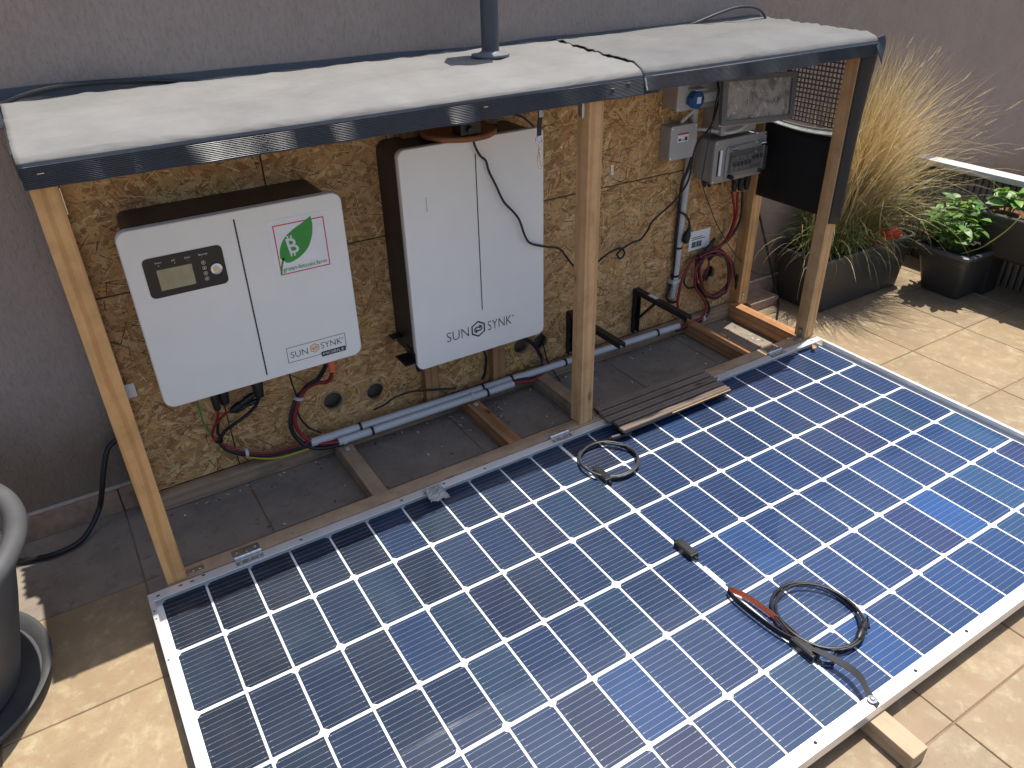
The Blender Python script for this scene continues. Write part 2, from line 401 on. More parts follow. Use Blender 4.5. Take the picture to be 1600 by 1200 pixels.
def cable(name, pts, r, mat, label, cat='cable', group=None, parent=None, n=5, sides=8):
    P = smooth_path(pts, n)
    o = obj(name, MB().tube(P, r, sides), mat, parent, tuple(P[0]), smooth=True)
    if label: tag(o, label, cat, group)
    return o
CAB = {}
CAB['green_l'] = [(0.2131,0.33,0.3178),(0.2134,0.3425,0.3013),(0.2147,0.355,0.2709),(0.217,0.3675,0.2257),(0.227,0.38,0.1816)]
CAB['red_l'] = [(0.2548,0.34,0.2695),(0.2532,0.3523,0.2482),(0.2479,0.3645,0.2227),(0.2337,0.3768,0.1897),(0.2308,0.3836,0.1691),(0.243,0.3795,0.1506),(0.2683,0.3755,0.123),(0.3008,0.3714,0.0984),(0.3562,0.3673,0.0759),(0.4012,0.3632,0.0727),(0.4412,0.3591,0.0733),(0.4725,0.355,0.0767)]
CAB['red_b'] = [(0.2871,0.345,0.2507),(0.2733,0.3517,0.2445),(0.258,0.3583,0.2311),(0.2495,0.365,0.2167)]
CAB['blk_a'] = [(0.3596,0.34,0.2695),(0.3507,0.3515,0.2442),(0.3284,0.3631,0.2182),(0.2915,0.3746,0.1937),(0.2673,0.3862,0.175),(0.2531,0.3869,0.1621),(0.2427,0.3823,0.1527),(0.2496,0.3777,0.1292),(0.268,0.3731,0.1106),(0.2988,0.3686,0.092),(0.3542,0.3645,0.0697),(0.3991,0.3603,0.0665),(0.439,0.3562,0.0664),(0.4673,0.352,0.071)]
CAB['blk_a2'] = [(0.2524,0.37,0.218),(0.2465,0.3733,0.1938),(0.2447,0.3767,0.1749),(0.253,0.38,0.1626)]
CAB['yel_l'] = [(0.2958,0.37,0.0901),(0.3082,0.3664,0.082),(0.3407,0.3628,0.066),(0.3811,0.3592,0.0555),(0.4274,0.3556,0.0553),(0.4619,0.352,0.0578)]
CAB['thin_l'] = [(0.4447,0.33,0.3184),(0.4472,0.3438,0.2991),(0.4523,0.3575,0.2682),(0.4595,0.3713,0.2307),(0.4632,0.385,0.208)]
CAB['blk_big'] = [(0.5422,0.33,0.3139),(0.5408,0.341,0.2989),(0.5358,0.352,0.2814),(0.5202,0.363,0.2567),(0.4965,0.374,0.2415),(0.4774,0.385,0.2174),(0.4635,0.381,0.2082),(0.45,0.377,0.1916),(0.4352,0.373,0.1628),(0.4289,0.369,0.1306),(0.4351,0.365,0.1006),(0.453,0.357,0.0717),(0.4798,0.349,0.0544),(0.5089,0.341,0.0495),(0.5426,0.333,0.0513),(0.5569,0.325,0.0566)]
CAB['red_big'] = [(0.5552,0.33,0.2927),(0.5526,0.3407,0.2639),(0.5399,0.3514,0.2477),(0.5215,0.3621,0.2471),(0.4986,0.3729,0.2378),(0.4768,0.3786,0.2174),(0.4655,0.3743,0.2056),(0.4525,0.37,0.1836),(0.4419,0.3657,0.1571),(0.4438,0.3614,0.1218),(0.4591,0.355,0.0933),(0.4823,0.3475,0.0735),(0.5108,0.34,0.0648),(0.5438,0.3325,0.0612),(0.5582,0.325,0.0654)]
CAB['thin_l2'] = [(0.46,0.39,0.1701),(0.4597,0.3887,0.1525),(0.4664,0.3875,0.1284),(0.4836,0.3862,0.0981),(0.5119,0.385,0.0726)]
CAB['red_m'] = [(1.1141,0.325,0.0637),(1.1379,0.33,0.059),(1.1788,0.335,0.0449),(1.2207,0.34,0.041),(1.247,0.35,0.0519),(1.2589,0.36,0.0684),(1.2582,0.37,0.089)]
CAB['blk_m'] = [(1.1155,0.327,0.0668),(1.1436,0.3356,0.0609),(1.1892,0.3442,0.0506),(1.2316,0.3531,0.0533),(1.251,0.3625,0.0698),(1.2508,0.3719,0.0988),(1.2178,0.3638,0.1534),(1.176,0.3469,0.1951),(1.1412,0.33,0.2186)]
CAB['yel_m'] = [(1.1189,0.34,0.2054),(1.1251,0.3475,0.1866),(1.1329,0.355,0.1512),(1.1552,0.3625,0.1045),(1.1804,0.37,0.073)]
CAB['thin_m'] = [(1.2586,0.38,0.1905),(1.2585,0.38,0.1624),(1.2693,0.38,0.1183),(1.2826,0.38,0.0641),(1.2936,0.3633,0.0345),(1.3048,0.3467,0.0069),(1.3206,0.33,-0.0182)]
CAB['blk_n'] = [(1.0148,0.33,0.2136),(1.0284,0.3438,0.1925),(1.0401,0.3575,0.1631),(1.0437,0.3713,0.1118),(1.0399,0.385,0.0759)]
CAB['thin_n'] = [(0.6634,0.352,0.1145),(0.699,0.3628,0.1113),(0.7387,0.37,0.1205),(0.7929,0.37,0.1211),(0.8537,0.3684,0.1069),(0.9347,0.366,0.0864)]
CAB['grn_m'] = [(1.2714,0.37,0.0279),(1.317,0.3775,0.018),(1.3542,0.385,0.014)]
CAB['blk_cond'] = [(1.8284,0.365,0.6581),(1.8224,0.3733,0.6063),(1.8098,0.3817,0.5597),(1.8163,0.39,0.4596),(1.8147,0.39,0.3647),(1.8183,0.39,0.2591),(1.8117,0.39,0.2006),(1.7937,0.39,0.1623),(1.8156,0.39,0.133),(1.8425,0.39,0.1278)]
CAB['plugcord'] = [(1.7988,0.375,0.4617),(1.8092,0.3738,0.4654),(1.8308,0.3725,0.4533),(1.8486,0.3712,0.428),(1.8522,0.37,0.3968)]
CAB['redc1'] = [(2.0185,0.355,0.4994),(2.0494,0.3636,0.4383),(2.0652,0.3721,0.3985),(2.066,0.3807,0.355),(2.0497,0.385,0.3156),(2.0108,0.385,0.2911),(1.9661,0.385,0.2802),(1.932,0.385,0.2789),(1.8938,0.3807,0.2802),(1.8643,0.3764,0.2468),(1.8432,0.3721,0.2173),(1.8319,0.3693,0.1725),(1.8305,0.3679,0.1239),(1.8562,0.3664,0.0701),(1.8874,0.365,0.0446)]
CAB['redc2'] = [(2.0457,0.355,0.4945),(2.0624,0.3617,0.4192),(2.0604,0.3683,0.3598),(2.0433,0.375,0.317),(2.0045,0.3797,0.2972),(1.9512,0.3783,0.2857),(1.9229,0.377,0.2627),(1.9071,0.3757,0.2308),(1.9135,0.3743,0.1745),(1.9497,0.373,0.1282),(1.9735,0.3717,0.0905),(1.9729,0.3703,0.0589),(1.9534,0.364,0.0421),(1.9026,0.356,0.0421),(1.8525,0.348,0.0435),(1.8068,0.34,0.0472)]
CAB['blkc3'] = [(2.0693,0.355,0.4902),(2.0878,0.363,0.4023),(2.0796,0.371,0.355),(2.0553,0.379,0.3162),(2.0099,0.3847,0.2944),(1.9635,0.3833,0.2873),(1.9172,0.382,0.2833),(1.9144,0.3807,0.2394),(1.9216,0.3793,0.1892),(1.9535,0.378,0.1348),(1.9908,0.3767,0.0872),(1.9991,0.3753,0.0498),(1.963,0.368,0.0299),(1.9063,0.3587,0.0334),(1.8547,0.3493,0.0359),(1.8075,0.34,0.0405)]
CAB['loopr'] = [(1.9182,0.375,0.2824),(1.9405,0.3754,0.2879),(1.971,0.3759,0.291),(2.0107,0.3763,0.2861),(2.0501,0.3767,0.2638),(2.0808,0.3771,0.2259),(2.096,0.3776,0.1783),(2.0861,0.378,0.1297),(2.0557,0.3771,0.112),(2.0154,0.3763,0.1067),(1.9697,0.3754,0.1411),(1.9381,0.3746,0.193),(1.9269,0.3737,0.2388),(1.9404,0.3729,0.2721),(1.9683,0.372,0.2839)]
CAB['loopb'] = [(1.9281,0.38,0.2725),(1.9696,0.3817,0.2864),(2.019,0.3833,0.2778),(2.0685,0.385,0.2508),(2.1034,0.385,0.2118),(2.1177,0.385,0.1769),(2.1335,0.385,0.1346)]
CAB['loopr2'] = [(1.9786,0.385,0.2743),(1.9808,0.386,0.2401),(1.9724,0.387,0.1988),(1.962,0.388,0.1699)]
CAB['loopb2'] = [(1.8737,0.385,0.2356),(1.8678,0.386,0.2002),(1.8917,0.387,0.1692),(1.924,0.388,0.1638)]
CAB['dev'] = [(0.9616,0.235,0.8753),(0.968,0.2371,0.8405),(0.9838,0.2391,0.8098),(1.0007,0.241,0.7941),(1.0087,0.241,0.7656),(1.0279,0.241,0.7263),(1.0494,0.241,0.6805),(1.0799,0.241,0.6454),(1.0974,0.241,0.6191),(1.1134,0.2417,0.5743),(1.1337,0.2448,0.547),(1.1801,0.2479,0.5266),(1.2354,0.2553,0.5063),(1.2725,0.2724,0.4691),(1.3061,0.2895,0.4317),(1.3485,0.3079,0.4011),(1.4004,0.3284,0.386),(1.4481,0.3489,0.3828),(1.5021,0.3639,0.3955),(1.5396,0.3725,0.3973),(1.5675,0.3811,0.3927),(1.588,0.385,0.3715),(1.5732,0.385,0.3549),(1.5562,0.385,0.372),(1.5763,0.385,0.3873),(1.6231,0.385,0.4011),(1.6499,0.385,0.4018),(1.6726,0.3767,0.4323),(1.6808,0.3647,0.4664),(1.7464,0.3528,0.5142),(1.7708,0.3395,0.5508),(1.7807,0.3258,0.5874),(1.7753,0.3121,0.6338),(1.7767,0.3071,0.6878),(1.7881,0.3037,0.7158),(1.8271,0.3003,0.753),(1.8449,0.3,0.8071),(1.8503,0.3,0.8398),(1.8357,0.3,0.8814)]
CAB['thinr'] = [(1.8374,0.295,0.8566),(1.8237,0.295,0.7411),(1.8137,0.296,0.6351),(1.8161,0.299,0.5815),(1.8918,0.324,0.4792),(1.9691,0.36,0.3983),(2.0533,0.366,0.2967),(2.119,0.372,0.2312),(2.2047,0.378,0.1609),(2.2685,0.384,0.1305),(2.3379,0.39,0.1142)]
CAB['white'] = [(1.8425,0.38,0.7288),(1.8604,0.359,0.7301),(1.8937,0.336,0.7238),(1.9224,0.309,0.7208),(1.9674,0.3,0.73),(1.9972,0.3,0.7514)]
CAB['white2'] = [(1.7704,0.37,0.7598),(1.7851,0.365,0.774),(1.8145,0.36,0.7957)]
CAB['outr'] = [(2.1785,0.4,0.462),(2.1932,0.395,0.4257),(2.2446,0.39,0.3091),(2.3025,0.3875,0.1837),(2.3606,0.385,0.0511),(2.3316,0.3352,0.012),(2.2704,0.2825,0.006),(2.2164,0.2405,0.006)]
CAB['leftcab'] = [(0.0564,0.42,0.2438),(0.0099,0.4163,0.2214),(-0.0116,0.41,0.2045),(-0.0325,0.4038,0.1578),(-0.0536,0.4,0.0986),(-0.0721,0.4073,0.05),(-0.1064,0.3754,0.02),(-0.141,0.3502,0.01),(-0.1915,0.3404,0.01),(-0.2394,0.3507,0.01),(-0.2794,0.369,0.01),(-0.3852,0.4302,0.01)]
CAB['topl'] = [(-0.0193,0.4,1.0027),(0.0248,0.4057,1.0223),(0.0673,0.4121,1.0342),(0.1264,0.4207,1.0407),(0.2096,0.4264,1.0406),(0.2951,0.4293,1.0335),(0.384,0.4309,1.0211),(0.4654,0.432,1.0148)]
CAB['topr'] = [(1.6848,0.43,1.0146),(1.8238,0.42,1.0289),(1.9148,0.41,1.051),(1.9875,0.405,1.0639),(2.0509,0.4,1.0619),(2.0959,0.4,1.0465),(2.1206,0.4,1.023)]
CAB['battop'] = [(1.135,0.33,0.8745),(1.1687,0.3367,0.8626),(1.201,0.3467,0.8402),(1.2302,0.36,0.817)]

# ------------------------------------------------------------------ terrace floor
TP, TX0, TY0 = .3068, -.02, .442
fl = struct(obj('floor', MB().box(-7, 9, -8, .445, -.06, -.0028), GROUT))
def tile_mesh(mat):
    h = (TP-.0034)/2; c = .0012
    mb = MB()
    vs = [(-h, -h, -.009), (h, -h, -.009), (h, h, -.009), (-h, h, -.009), (-h, -h, -.0012), (h, -h, -.0012), (h, h, -.0012), (-h, h, -.0012),
          (-h+c, -h+c, 0), (h-c, -h+c, 0), (h-c, h-c, 0), (-h+c, h-c, 0)]
    fs = [(0, 1, 5, 4), (1, 2, 6, 5), (2, 3, 7, 6), (3, 0, 4, 7), (4, 5, 9, 8), (5, 6, 10, 9), (6, 7, 11, 10), (7, 4, 8, 11), (8, 9, 10, 11)]
    me = bpy.data.meshes.new('tile'); me.from_pydata(vs, [], fs); me.materials.append(mat); return me
tm = tile_mesh(TILE); tmd = tile_mesh(TILE_SHADED)
for j in range(11):
    for i in range(-8, 16):
        o = link('tile', tmd if (-1 <= i <= 6 and j == 0 or 0 <= i <= 6 and j == 1) else tm, fl, (TX0+TP*(i+.5), TY0-TP*(j+.5), random.uniform(-.0005, .0003)))  # squares in shade under and beside the stand take the darkened copy
        o.rotation_euler = (0, 0, math.pi/2*random.randrange(4))
# ------------------------------------------------------------------ rendered wall with tile skirting
wl = tag(obj('rendered_wall', MB().box(-7, 9, .447, .62, -.06, 1.46), WALL, None, (0, .447, 0)), 'long grey-brown rendered wall behind the stand', 'wall')
sk = MB().box(-TP/2+.002, TP/2-.002, -.0055, .0055, 0, .070)
me0 = None
for i in range(-8, 16):
    c = (TX0+TP*(i+.5), .4405, .001)
    if me0 is None: o = obj('skirting_tile', sk, SKIRT, wl, c, rel=True); me0 = o.data
    else: link('skirting_tile', me0, wl, c)
obj('skirting_grout', MB().box(-2.5, 5, .4365, .4466, .0715, .079), SKIRTTOP, wl, (0, .44, .075), bevel=.002)
# ------------------------------------------------------------------ slatted fence on the right
fe = tag(bpy.data.objects.new('slatted_fence', None), 'low dark slatted fence with a pale cap behind the planters', 'fence'); COL.objects.link(fe); fe.location = (3.21, -.4, 0)
sm = None
for k in range(62):
    y = .425-.0262*k; c = (3.205+random.uniform(-.001, .001), y, .2)
    if sm is None: sm = obj('slat', MB().box(-.006, .006, -.0098, .0098, -.197, .197), FENCE, fe, c, rel=True, bevel=.0015).data
    else:
        o = link('slat', sm, fe, c)
obj('backing_board', MB().box(3.222, 3.232, -1.2, .44, .003, .40), FENCEB, fe, (3.227, -.4, .2))
obj('cap_rail', MB().box(3.178, 3.245, -1.215, .443, .400, .424), CAPW, fe, (3.21, -.4, .412), bevel=.003)

# ------------------------------------------------------------------ timber stand
ST = thing('timber_stand', 'wooden lean-to stand with chipboard back and fabric roof cover, holding the equipment', 'stand', (1.08, .2, 0))
ZR = .067
board('front_rail', (.022, .0105, .002), (2.138, .052, ZR), WOOD_OLD, ST)
board('front_post', (.024, .0125, ZR), (.066, .050, .957), WOOD, ST)
board('front_post', (1.1495, .0165, ZR), (1.1915, .064, .957), WOOD_MID, ST)
board('front_post', (2.088, .0165, ZR), (2.132, .060, .957), WOOD_MID, ST)
board('top_front_beam', (.024, .010, .9575), (2.132, .050, .9985), WOOD_RED, ST)
board('top_back_beam', (.03, .372, .955), (2.13, .404, 1.006), WOOD_OLD, ST)
board('back_rail', (.03, .371, .002), (2.138, .4035, .046), WOOD_OLD, ST)
for i, (x0, x1) in enumerate(((.535, .577), (.949, .991), (1.215, 1.257), (1.872, 1.914))):
    board('cross_brace', (x0, .0525, .002), (x1, .3705, .0455), WOOD_OLD if i % 2 == 0 else WOOD_RED, ST)
board('cross_brace', (2.097, .0525, .002), (2.137, .3705, .058), WOOD_RED, ST)
for x0, x1 in ((.031, .07), (.842, .886), (1.074, 1.119)):
    board('back_post', (x0, .376, .0465), (x1, .4035, .9545), WOOD_RED, ST)
board('back_post', (2.1315, .358, .0465), (2.1755, .402, .955), WOOD, ST)
for x0, x1 in ((.40, .44), (1.30, 1.34), (1.75, 1.79)):
    board('roof_batten', (x0, .0505, .962), (x1, .3715, .9985), WOOD_OLD, ST)
board('side_top_rail', (2.134, .0625, .962), (2.172, .357, .9985), WOOD_OLD, ST)

# chipboard sheets: real board with cut cable holes, covered with separate strands
def strand_colour(thin):
    r = random.random()
    if thin:
        c = (.19, .09, .036) if r < .24 else (.78, .56, .30) if r < .62 else (.66, .42, .19)
    else:
        c = (.40, .222, .092) if r < .20 else (.54, .32, .135) if r < .52 else (.65, .405, .18) if r < .82 else (.76, .53, .27)
    k = random.uniform(.84, 1.12); return tuple(x*k for x in c)
HOLES = [(.566, .150, .027), (.694, .138, .026), (1.199, .137, .028), (1.270, .128, .027), (2.005, .190, .030)]
def chipboard(x0, x1, z0, z1, dens):
    Y = .4055
    hs = [h for h in HOLES if x0 < h[0] < x1 and z0 < h[1] < z1]
    outer = [Vector((x0, z0, 0)), Vector((x1, z0, 0)), Vector((x1, z1, 0)), Vector((x0, z1, 0))]
    loops = [outer]
    for hx, hz, hr in hs: loops.append([Vector((hx+hr*math.cos(-2*math.pi*k/28), hz+hr*math.sin(-2*math.pi*k/28), 0)) for k in range(28)])
    flat = [p for lp in loops for p in lp]
    tris = tessellate_polygon(loops)
    mb = MB(); n = len(flat)
    def fix(t):
        a, b, c = (flat[i] for i in t)
        return t if (b-a).cross(c-a).z > 0 else t[::-1]
    tris = [fix(tuple(t)) for t in tris]
    mb.add([(p.x, Y, p.y) for p in flat] + [(p.x, Y+.012, p.y) for p in flat], [tuple(t) for t in tris] + [tuple(n+i for i in t[::-1]) for t in tris])
    o0 = 0
    for lp in loops:
        k = len(lp); mb.add([], [])
        for i in range(k): mb.f.append((o0+i, n+o0+i, n+o0+(i+1) % k, o0+(i+1) % k)); mb.m.append(0)
        o0 += k
    B = obj('chipboard_sheet', mb, OSB_CORE, ST, ((x0+x1)/2, Y, z0))
    f = MB(); f.c = []
    N = int((x1-x0)*(z1-z0)*dens)
    for i in range(N):
        thin = random.random() < .42
        if thin: L = random.uniform(.022, .085); W = random.uniform(.0009, .0030)
        else: L = random.uniform(.025, .11); W = random.uniform(.006, .020)*(.6+L*4)
        a = random.gauss(0, .75) if random.random() < .75 else random.uniform(-1.57, 1.57)
        cx = random.uniform(x0, x1); cz = random.uniform(z0, z1)
        ca, sa = math.cos(a), math.sin(a)
        loc = [(-L/2, -W/2*random.uniform(.2, 1)), (-L*.2, -W/2*random.uniform(.8, 1.1)), (L/2*random.uniform(.7, 1), -W/2*random.uniform(.3, 1)), (L/2, W/2*random.uniform(.1, .9)), (L*.15, W/2*random.uniform(.85, 1.1)), (-L/2*random.uniform(.75, 1), W/2*random.uniform(.4, 1))]
        pts = []; ok = True
        for u, v_ in loc:
            px = cx+u*ca-v_*sa; pz = cz+u*sa+v_*ca
            px = min(max(px, x0+.0005), x1-.0005); pz = min(max(pz, z0+.0005), z1-.0005)
            for hx, hz, hr in hs:
                if (px-hx)**2+(pz-hz)**2 < (hr+.001)**2: ok = False
            pts.append((px, pz))
        for hx, hz, hr in hs:
            if (cx-hx)**2+(cz-hz)**2 < (hr+.015)**2: ok = False
        if not ok: continue
        y = Y-.0004-.0013*random.random()-(.0004 if thin else 0); tl = random.uniform(-.0009, .0009); c = strand_colour(thin)
        base = len(f.v)
        for q, (px, pz) in enumerate(pts):
            f.v.append((px, y+tl*(1 if q in (2, 3) else -1 if q in (0, 5) else 0), pz)); f.c.append(tuple(x*random.uniform(.9, 1.08) for x in c))
        f.f.append(tuple(range(base, base+6))); f.m.append(0)
    stuff(obj('wood_strands', f, OSB, B, ((x0+x1)/2, Y, z0)))
    return B
D = 21000
chipboard(.032, .4905, .5975, .953, D); chipboard(.4935, 2.129, .5975, .953, D)
chipboard(.032, .279, .0475, .5945, D); chipboard(.2815, 2.129, .0475, .5945, D)

rs = random.Random(2)
for k in range(26):
    x = rs.uniform(.1, 2.05); z = rs.choice((.575, .617, .93, .068, rs.uniform(.1, .9)))
    screw_pos = (x, .4038, z)
    mbs = MB(); q = MB().lathe([(.0034, 0), (.003, .0009), (.0002, .0011)], (0, 0, 0), 8); mbs.v = [(x+v[0], .4038-v[2], z+v[1]) for v in q.v]; mbs.f = q.f; mbs.m = q.m
    obj('screw', mbs, ZINC, ST, screw_pos)
# roof cover of ribbed woven fabric, two lengths
def cover(xa, xb, seed, lift, slope, label, top=None, zb=.955):
    mb = MB(); NX = int((max(xb)-min(xa))*110)
    tops = [.4385-.0125*k for k in range(32)]+[.040]
    prof = [(y, None) for y in tops]
    ribs = 12*5
    rows = len(tops)+5+ribs+1
    vs = []
    for r in range(rows):
        for i in range(NX+1):
            u = i/NX
            if r < len(tops):
                y = tops[r]; tt = (y+.002)/.44
                x = (xa[0]*(1-tt)+xa[1]*tt)*(1-u)+(xb[0]*(1-tt)+xb[1]*tt)*u
                z = 1.0085+.0125*tt**.7+lift
                z += .0030*noise.noise(Vector((x*3.2+seed, y*22, 0)))+.0042*(1-abs(noise.noise(Vector((x*2.1+seed*2, y*26+x*3, 8)))))**4+.0030*(1-abs(noise.noise(Vector((x*5.5+seed, y*38-x*6, 2)))))**5+.0035*noise.noise(Vector((x*1.3+seed, y*6, 3)))
                if y < .13: z += .0007*math.sin(y*1500)*(1-(y-.03)/.1)
                edge = min(u, 1-u)*(max(xb)-min(xa))
                if lift and u < .05: z += .004*(1-u/.05)*(.4+abs(noise.noise(Vector((y*25, 9, 2)))))
            elif r < len(tops)+5:
                k = (r-len(tops)+1)/5; a = math.pi/2*k
                x = xa[0]*(1-u)+xb[0]*u
                y = .018-.019*math.sin(a)*1.0-.001; z = .990+.0185*math.cos(a)+lift+.0025*noise.noise(Vector((x*1.3+seed, 0, 3)))*(1-k)
                y -= .0006*math.sin(k*9)
            else:
                k = (r-len(tops)-4)/ribs; x = xa[0]*(1-u)+xb[0]*u
                bot = zb+.004*noise.noise(Vector((x*2.0, seed, 5)))
                z = .990+lift*.5-(.990-bot)*k
                pat = noise.noise(Vector((x*9+seed*3, 1.5, 0)))+.5*noise.noise(Vector((x*21+seed, 4.5, 0)))
                sl = max(.0, slope+.30*pat)
                y = -.002-(.99-z)*sl - lift*.8 - .0007*math.sin(k*12*2*math.pi)
                y -= .004*noise.noise(Vector((x*2.2+seed, 7, 0)))
            vs.append((x, y, z))
    fs = []; ms = []
    for r in range(rows-1):
        for i in range(NX):
            a = r*(NX+1)+i; fs.append((a, a+NX+1, a+NX+2, a+1)); ms.append(0 if r < len(tops)+3 else 1)
    mb.v = vs; mb.f = fs; mb.m = ms
    o = obj('fabric_cover', mb, [top or FABT, FABF], ST, ((xa[0]+xb[0])/2, .2, 1.0), smooth=True)
    sd = o.modifiers.new('thickness', 'SOLIDIFY'); sd.thickness = .0012; sd.offset = -1
    o['label'] = label; return o
cover((.019, .020), (1.33, 1.375), 1.7, .0, .105, 'long left length of fabric, sunlight painted into its pale top, dark ribbed front')
cover((1.286, 1.338), (2.128, 2.142), 5.1, .0035, .14, 'right length of fabric, torn edge lapped over the left one', top=FABT2, zb=.960)
mb = MB(); mb.grid(lambda u, v: (.02+2.12*u, .4385+.0055*v, 1.018+(.014+.012*max(0, 1-u*2.2)+.006*noise.noise(Vector((u*9, 0, 3))))*v), 60, 3)
o = obj('rear_upstand', mb, FABF, ST, (1.08, .44, 1.02), smooth=True)
# hanging left edge of the cover
obj('cover_edge', MB().box(.0165, .0185, -.002, .436, .972, 1.012), FABF, ST, (.0175, .2, .99))
mb = MB()
mb.grid(lambda u, v: (.0185-.034*u*(1 if v > .22 else .25)-.006*u*max(0, math.sin(v*40)), .255+.155*v, 1.010-.006*u), 5, 60)
o = obj('ragged_edge', mb, FABF, ST, (.0, .33, 1.01), smooth=True); o.modifiers.new('th', 'SOLIDIFY').thickness = .001
mb = MB()
def cor(u, v):
    a = u*.05
    return (2.126+.022*u+.006*math.sin(v*5), .006-.012*u-.012*v, 1.003-.046*v*u-.02*v+.010*u*(1-v))
mb.grid(cor, 6, 8); o = obj('cover_corner', mb, FABF, ST, (2.13, 0, .99), smooth=True); o.modifiers.new('th', 'SOLIDIFY').thickness = .0015
# side: dark sheet, galvanised fold, square-hole grille
def sheet(u, v):
    y = .030+.338*u; z = .470+(.722-.470)*v - .010*math.sin(math.pi*u)*v
    return (2.1415-.004*math.sin(math.pi*u)*math.sin(math.pi*v), y, z)
o = obj('side_sheet', MB().grid(sheet, 16, 10, flip=True), FABB, ST, (2.14, .2, .6), smooth=True); o.modifiers.new('th', 'SOLIDIFY').thickness = .002
mb = MB(); mb.grid(lambda u, v: (2.1365+.012*math.sin(math.pi*v*.55), .060+.295*u, .722-.010*math.sin(math.pi*u)+.020*v*(1-.35*u)), 16, 5)
o = obj('sheet_fold', mb, SHEETTOP, ST, (2.14, .2, .73), smooth=True); o.modifiers.new('th', 'SOLIDIFY').thickness = .002
o = obj('post_wrap', MB().grid(lambda u, v: (2.0905+.055*u+.006*u*v**3, .0140-.0035*math.sin(math.pi*u)-.012*u*v**4, .474-.012*u+(.515+.012*u)*v), 6, 16), FABB, ST, (2.11, .01, .7), smooth=True)
o.modifiers.new('th', 'SOLIDIFY').thickness = .0015
mb = MB(); P_ = .0140
for k in range(23): y = .0565+P_*k; mb.box(2.1335, 2.1365, y, y+.0042, .742, .958)
for k in range(16): z = .742+P_*k; mb.box(2.1329, 2.1371, .0565, .3685, z, z+.0042)
obj('square_hole_grille', mb, GRILL, ST, (2.135, .2, .85))
# hinges, plates, screws
def screw(x, y, z, parent, nrm='z', r=.0032, name='screw'):
    mb = MB()
    if nrm == 'z': mb.lathe([(r, 0), (r*.95, .0008), (r*.5, .0014), (0.0002, .0015)], (x, y, z), 10)
    else:
        q = MB().lathe([(r, 0), (r*.95, .0008), (r*.5, .0014), (0.0002, .0015)], (0, 0, 0), 10)
        for v in q.v: mb.v.append((x+v[0], y-v[2], z+v[1]) if nrm == 'y' else (x-v[2], y+v[0], z+v[1]))
        mb.f = q.f; mb.m = q.m
    return obj(name, mb, STEEL, parent, (x, y, z), smooth=True)
for hx in (.200, 1.070, 1.935):
    h = obj('hinge', MB().box(hx-.031, hx+.031, .0100, .040, ZR+.0006, ZR+.0024), ZINC, ST, (hx, .02, ZR), bevel=.0006)
    obj('leaf', MB().box(hx-.031, hx+.031, -.0165, .0055, ZR+.0008, ZR+.0026), ZINC, h, (hx, 0, ZR), bevel=.0006)
    mb = MB()
    for k in range(5): mb.cyl((hx-.031+.0124*k+.0003, .0078, ZR+.0056), (hx-.031+.0124*(k+1)-.0003, .0078, ZR+.0056), .0040, 12)
    obj('knuckle', mb, ZINC, h, (hx, .0078, ZR), smooth=True)
    for dx in (-.021, 0, .021):
        screw(hx+dx, .0295-(.006 if dx == 0 else 0), ZR+.0024, h); screw(hx+dx, -.008+(.004 if dx == 0 else 0), ZR+.0026, h)
for px_, x1 in ((.068, .105), (1.194, 1.232), (2.052, 2.086)):
    p = obj('angle_bracket', MB().box(px_, x1, .018, .036, ZR+.0005, ZR+.0022), ZINC, ST, (px_, .03, ZR), bevel=.0005)
    for q in (.35, .75): screw(px_+(x1-px_)*q, .027, ZR+.0022, p)
p = obj('angle_bracket', MB().box(2.0858, 2.0875, .027, .045, ZR+.001, ZR+.036), ZINC, ST, (2.086, .036, ZR+.02)); screw(2.0858, .036, ZR+.024, p, 'x')
p = obj('angle_bracket', MB().box(2.143, 2.160, .3562, .3578, .062, .098), ZINC, ST, (2.15, .357, .08))
for z in (.072, .088): screw(2.1515, .3562, z, p, 'y')
p = obj('angle_bracket', MB().box(1.138, 1.1493, .028, .044, .915, .950), ZINC, ST, (1.146, .036, .93), bevel=.0005)
p = obj('angle_bracket', MB().box(1.529, 1.5395, .4020, .4036, .628, .662).box(1.529, 1.5395, .386, .402, .628, .6297), ZINC, ST, (1.534, .40, .645)); screw(1.534, .402, .652, p, 'y'); screw(1.534, .402, .640, p, 'y')
p = obj('angle_bracket', MB().box(.0665, .0682, .02, .04, .90, .945), ZINC, ST, (.067, .03, .92)); screw(.0675, .03, .935, p, 'x')
for x in (.31, .83): screw(x, .024, ZR, ST)
# staples along the front of the cover
for x, z in ((.043, .978), (.40, .9755), (.86, .9785), (1.19, .977), (1.235, .984)): obj('staple', MB().box(x, x+.010, -.0085, -.0045, z, z+.0012), STEEL, ST, (x, 0, z))

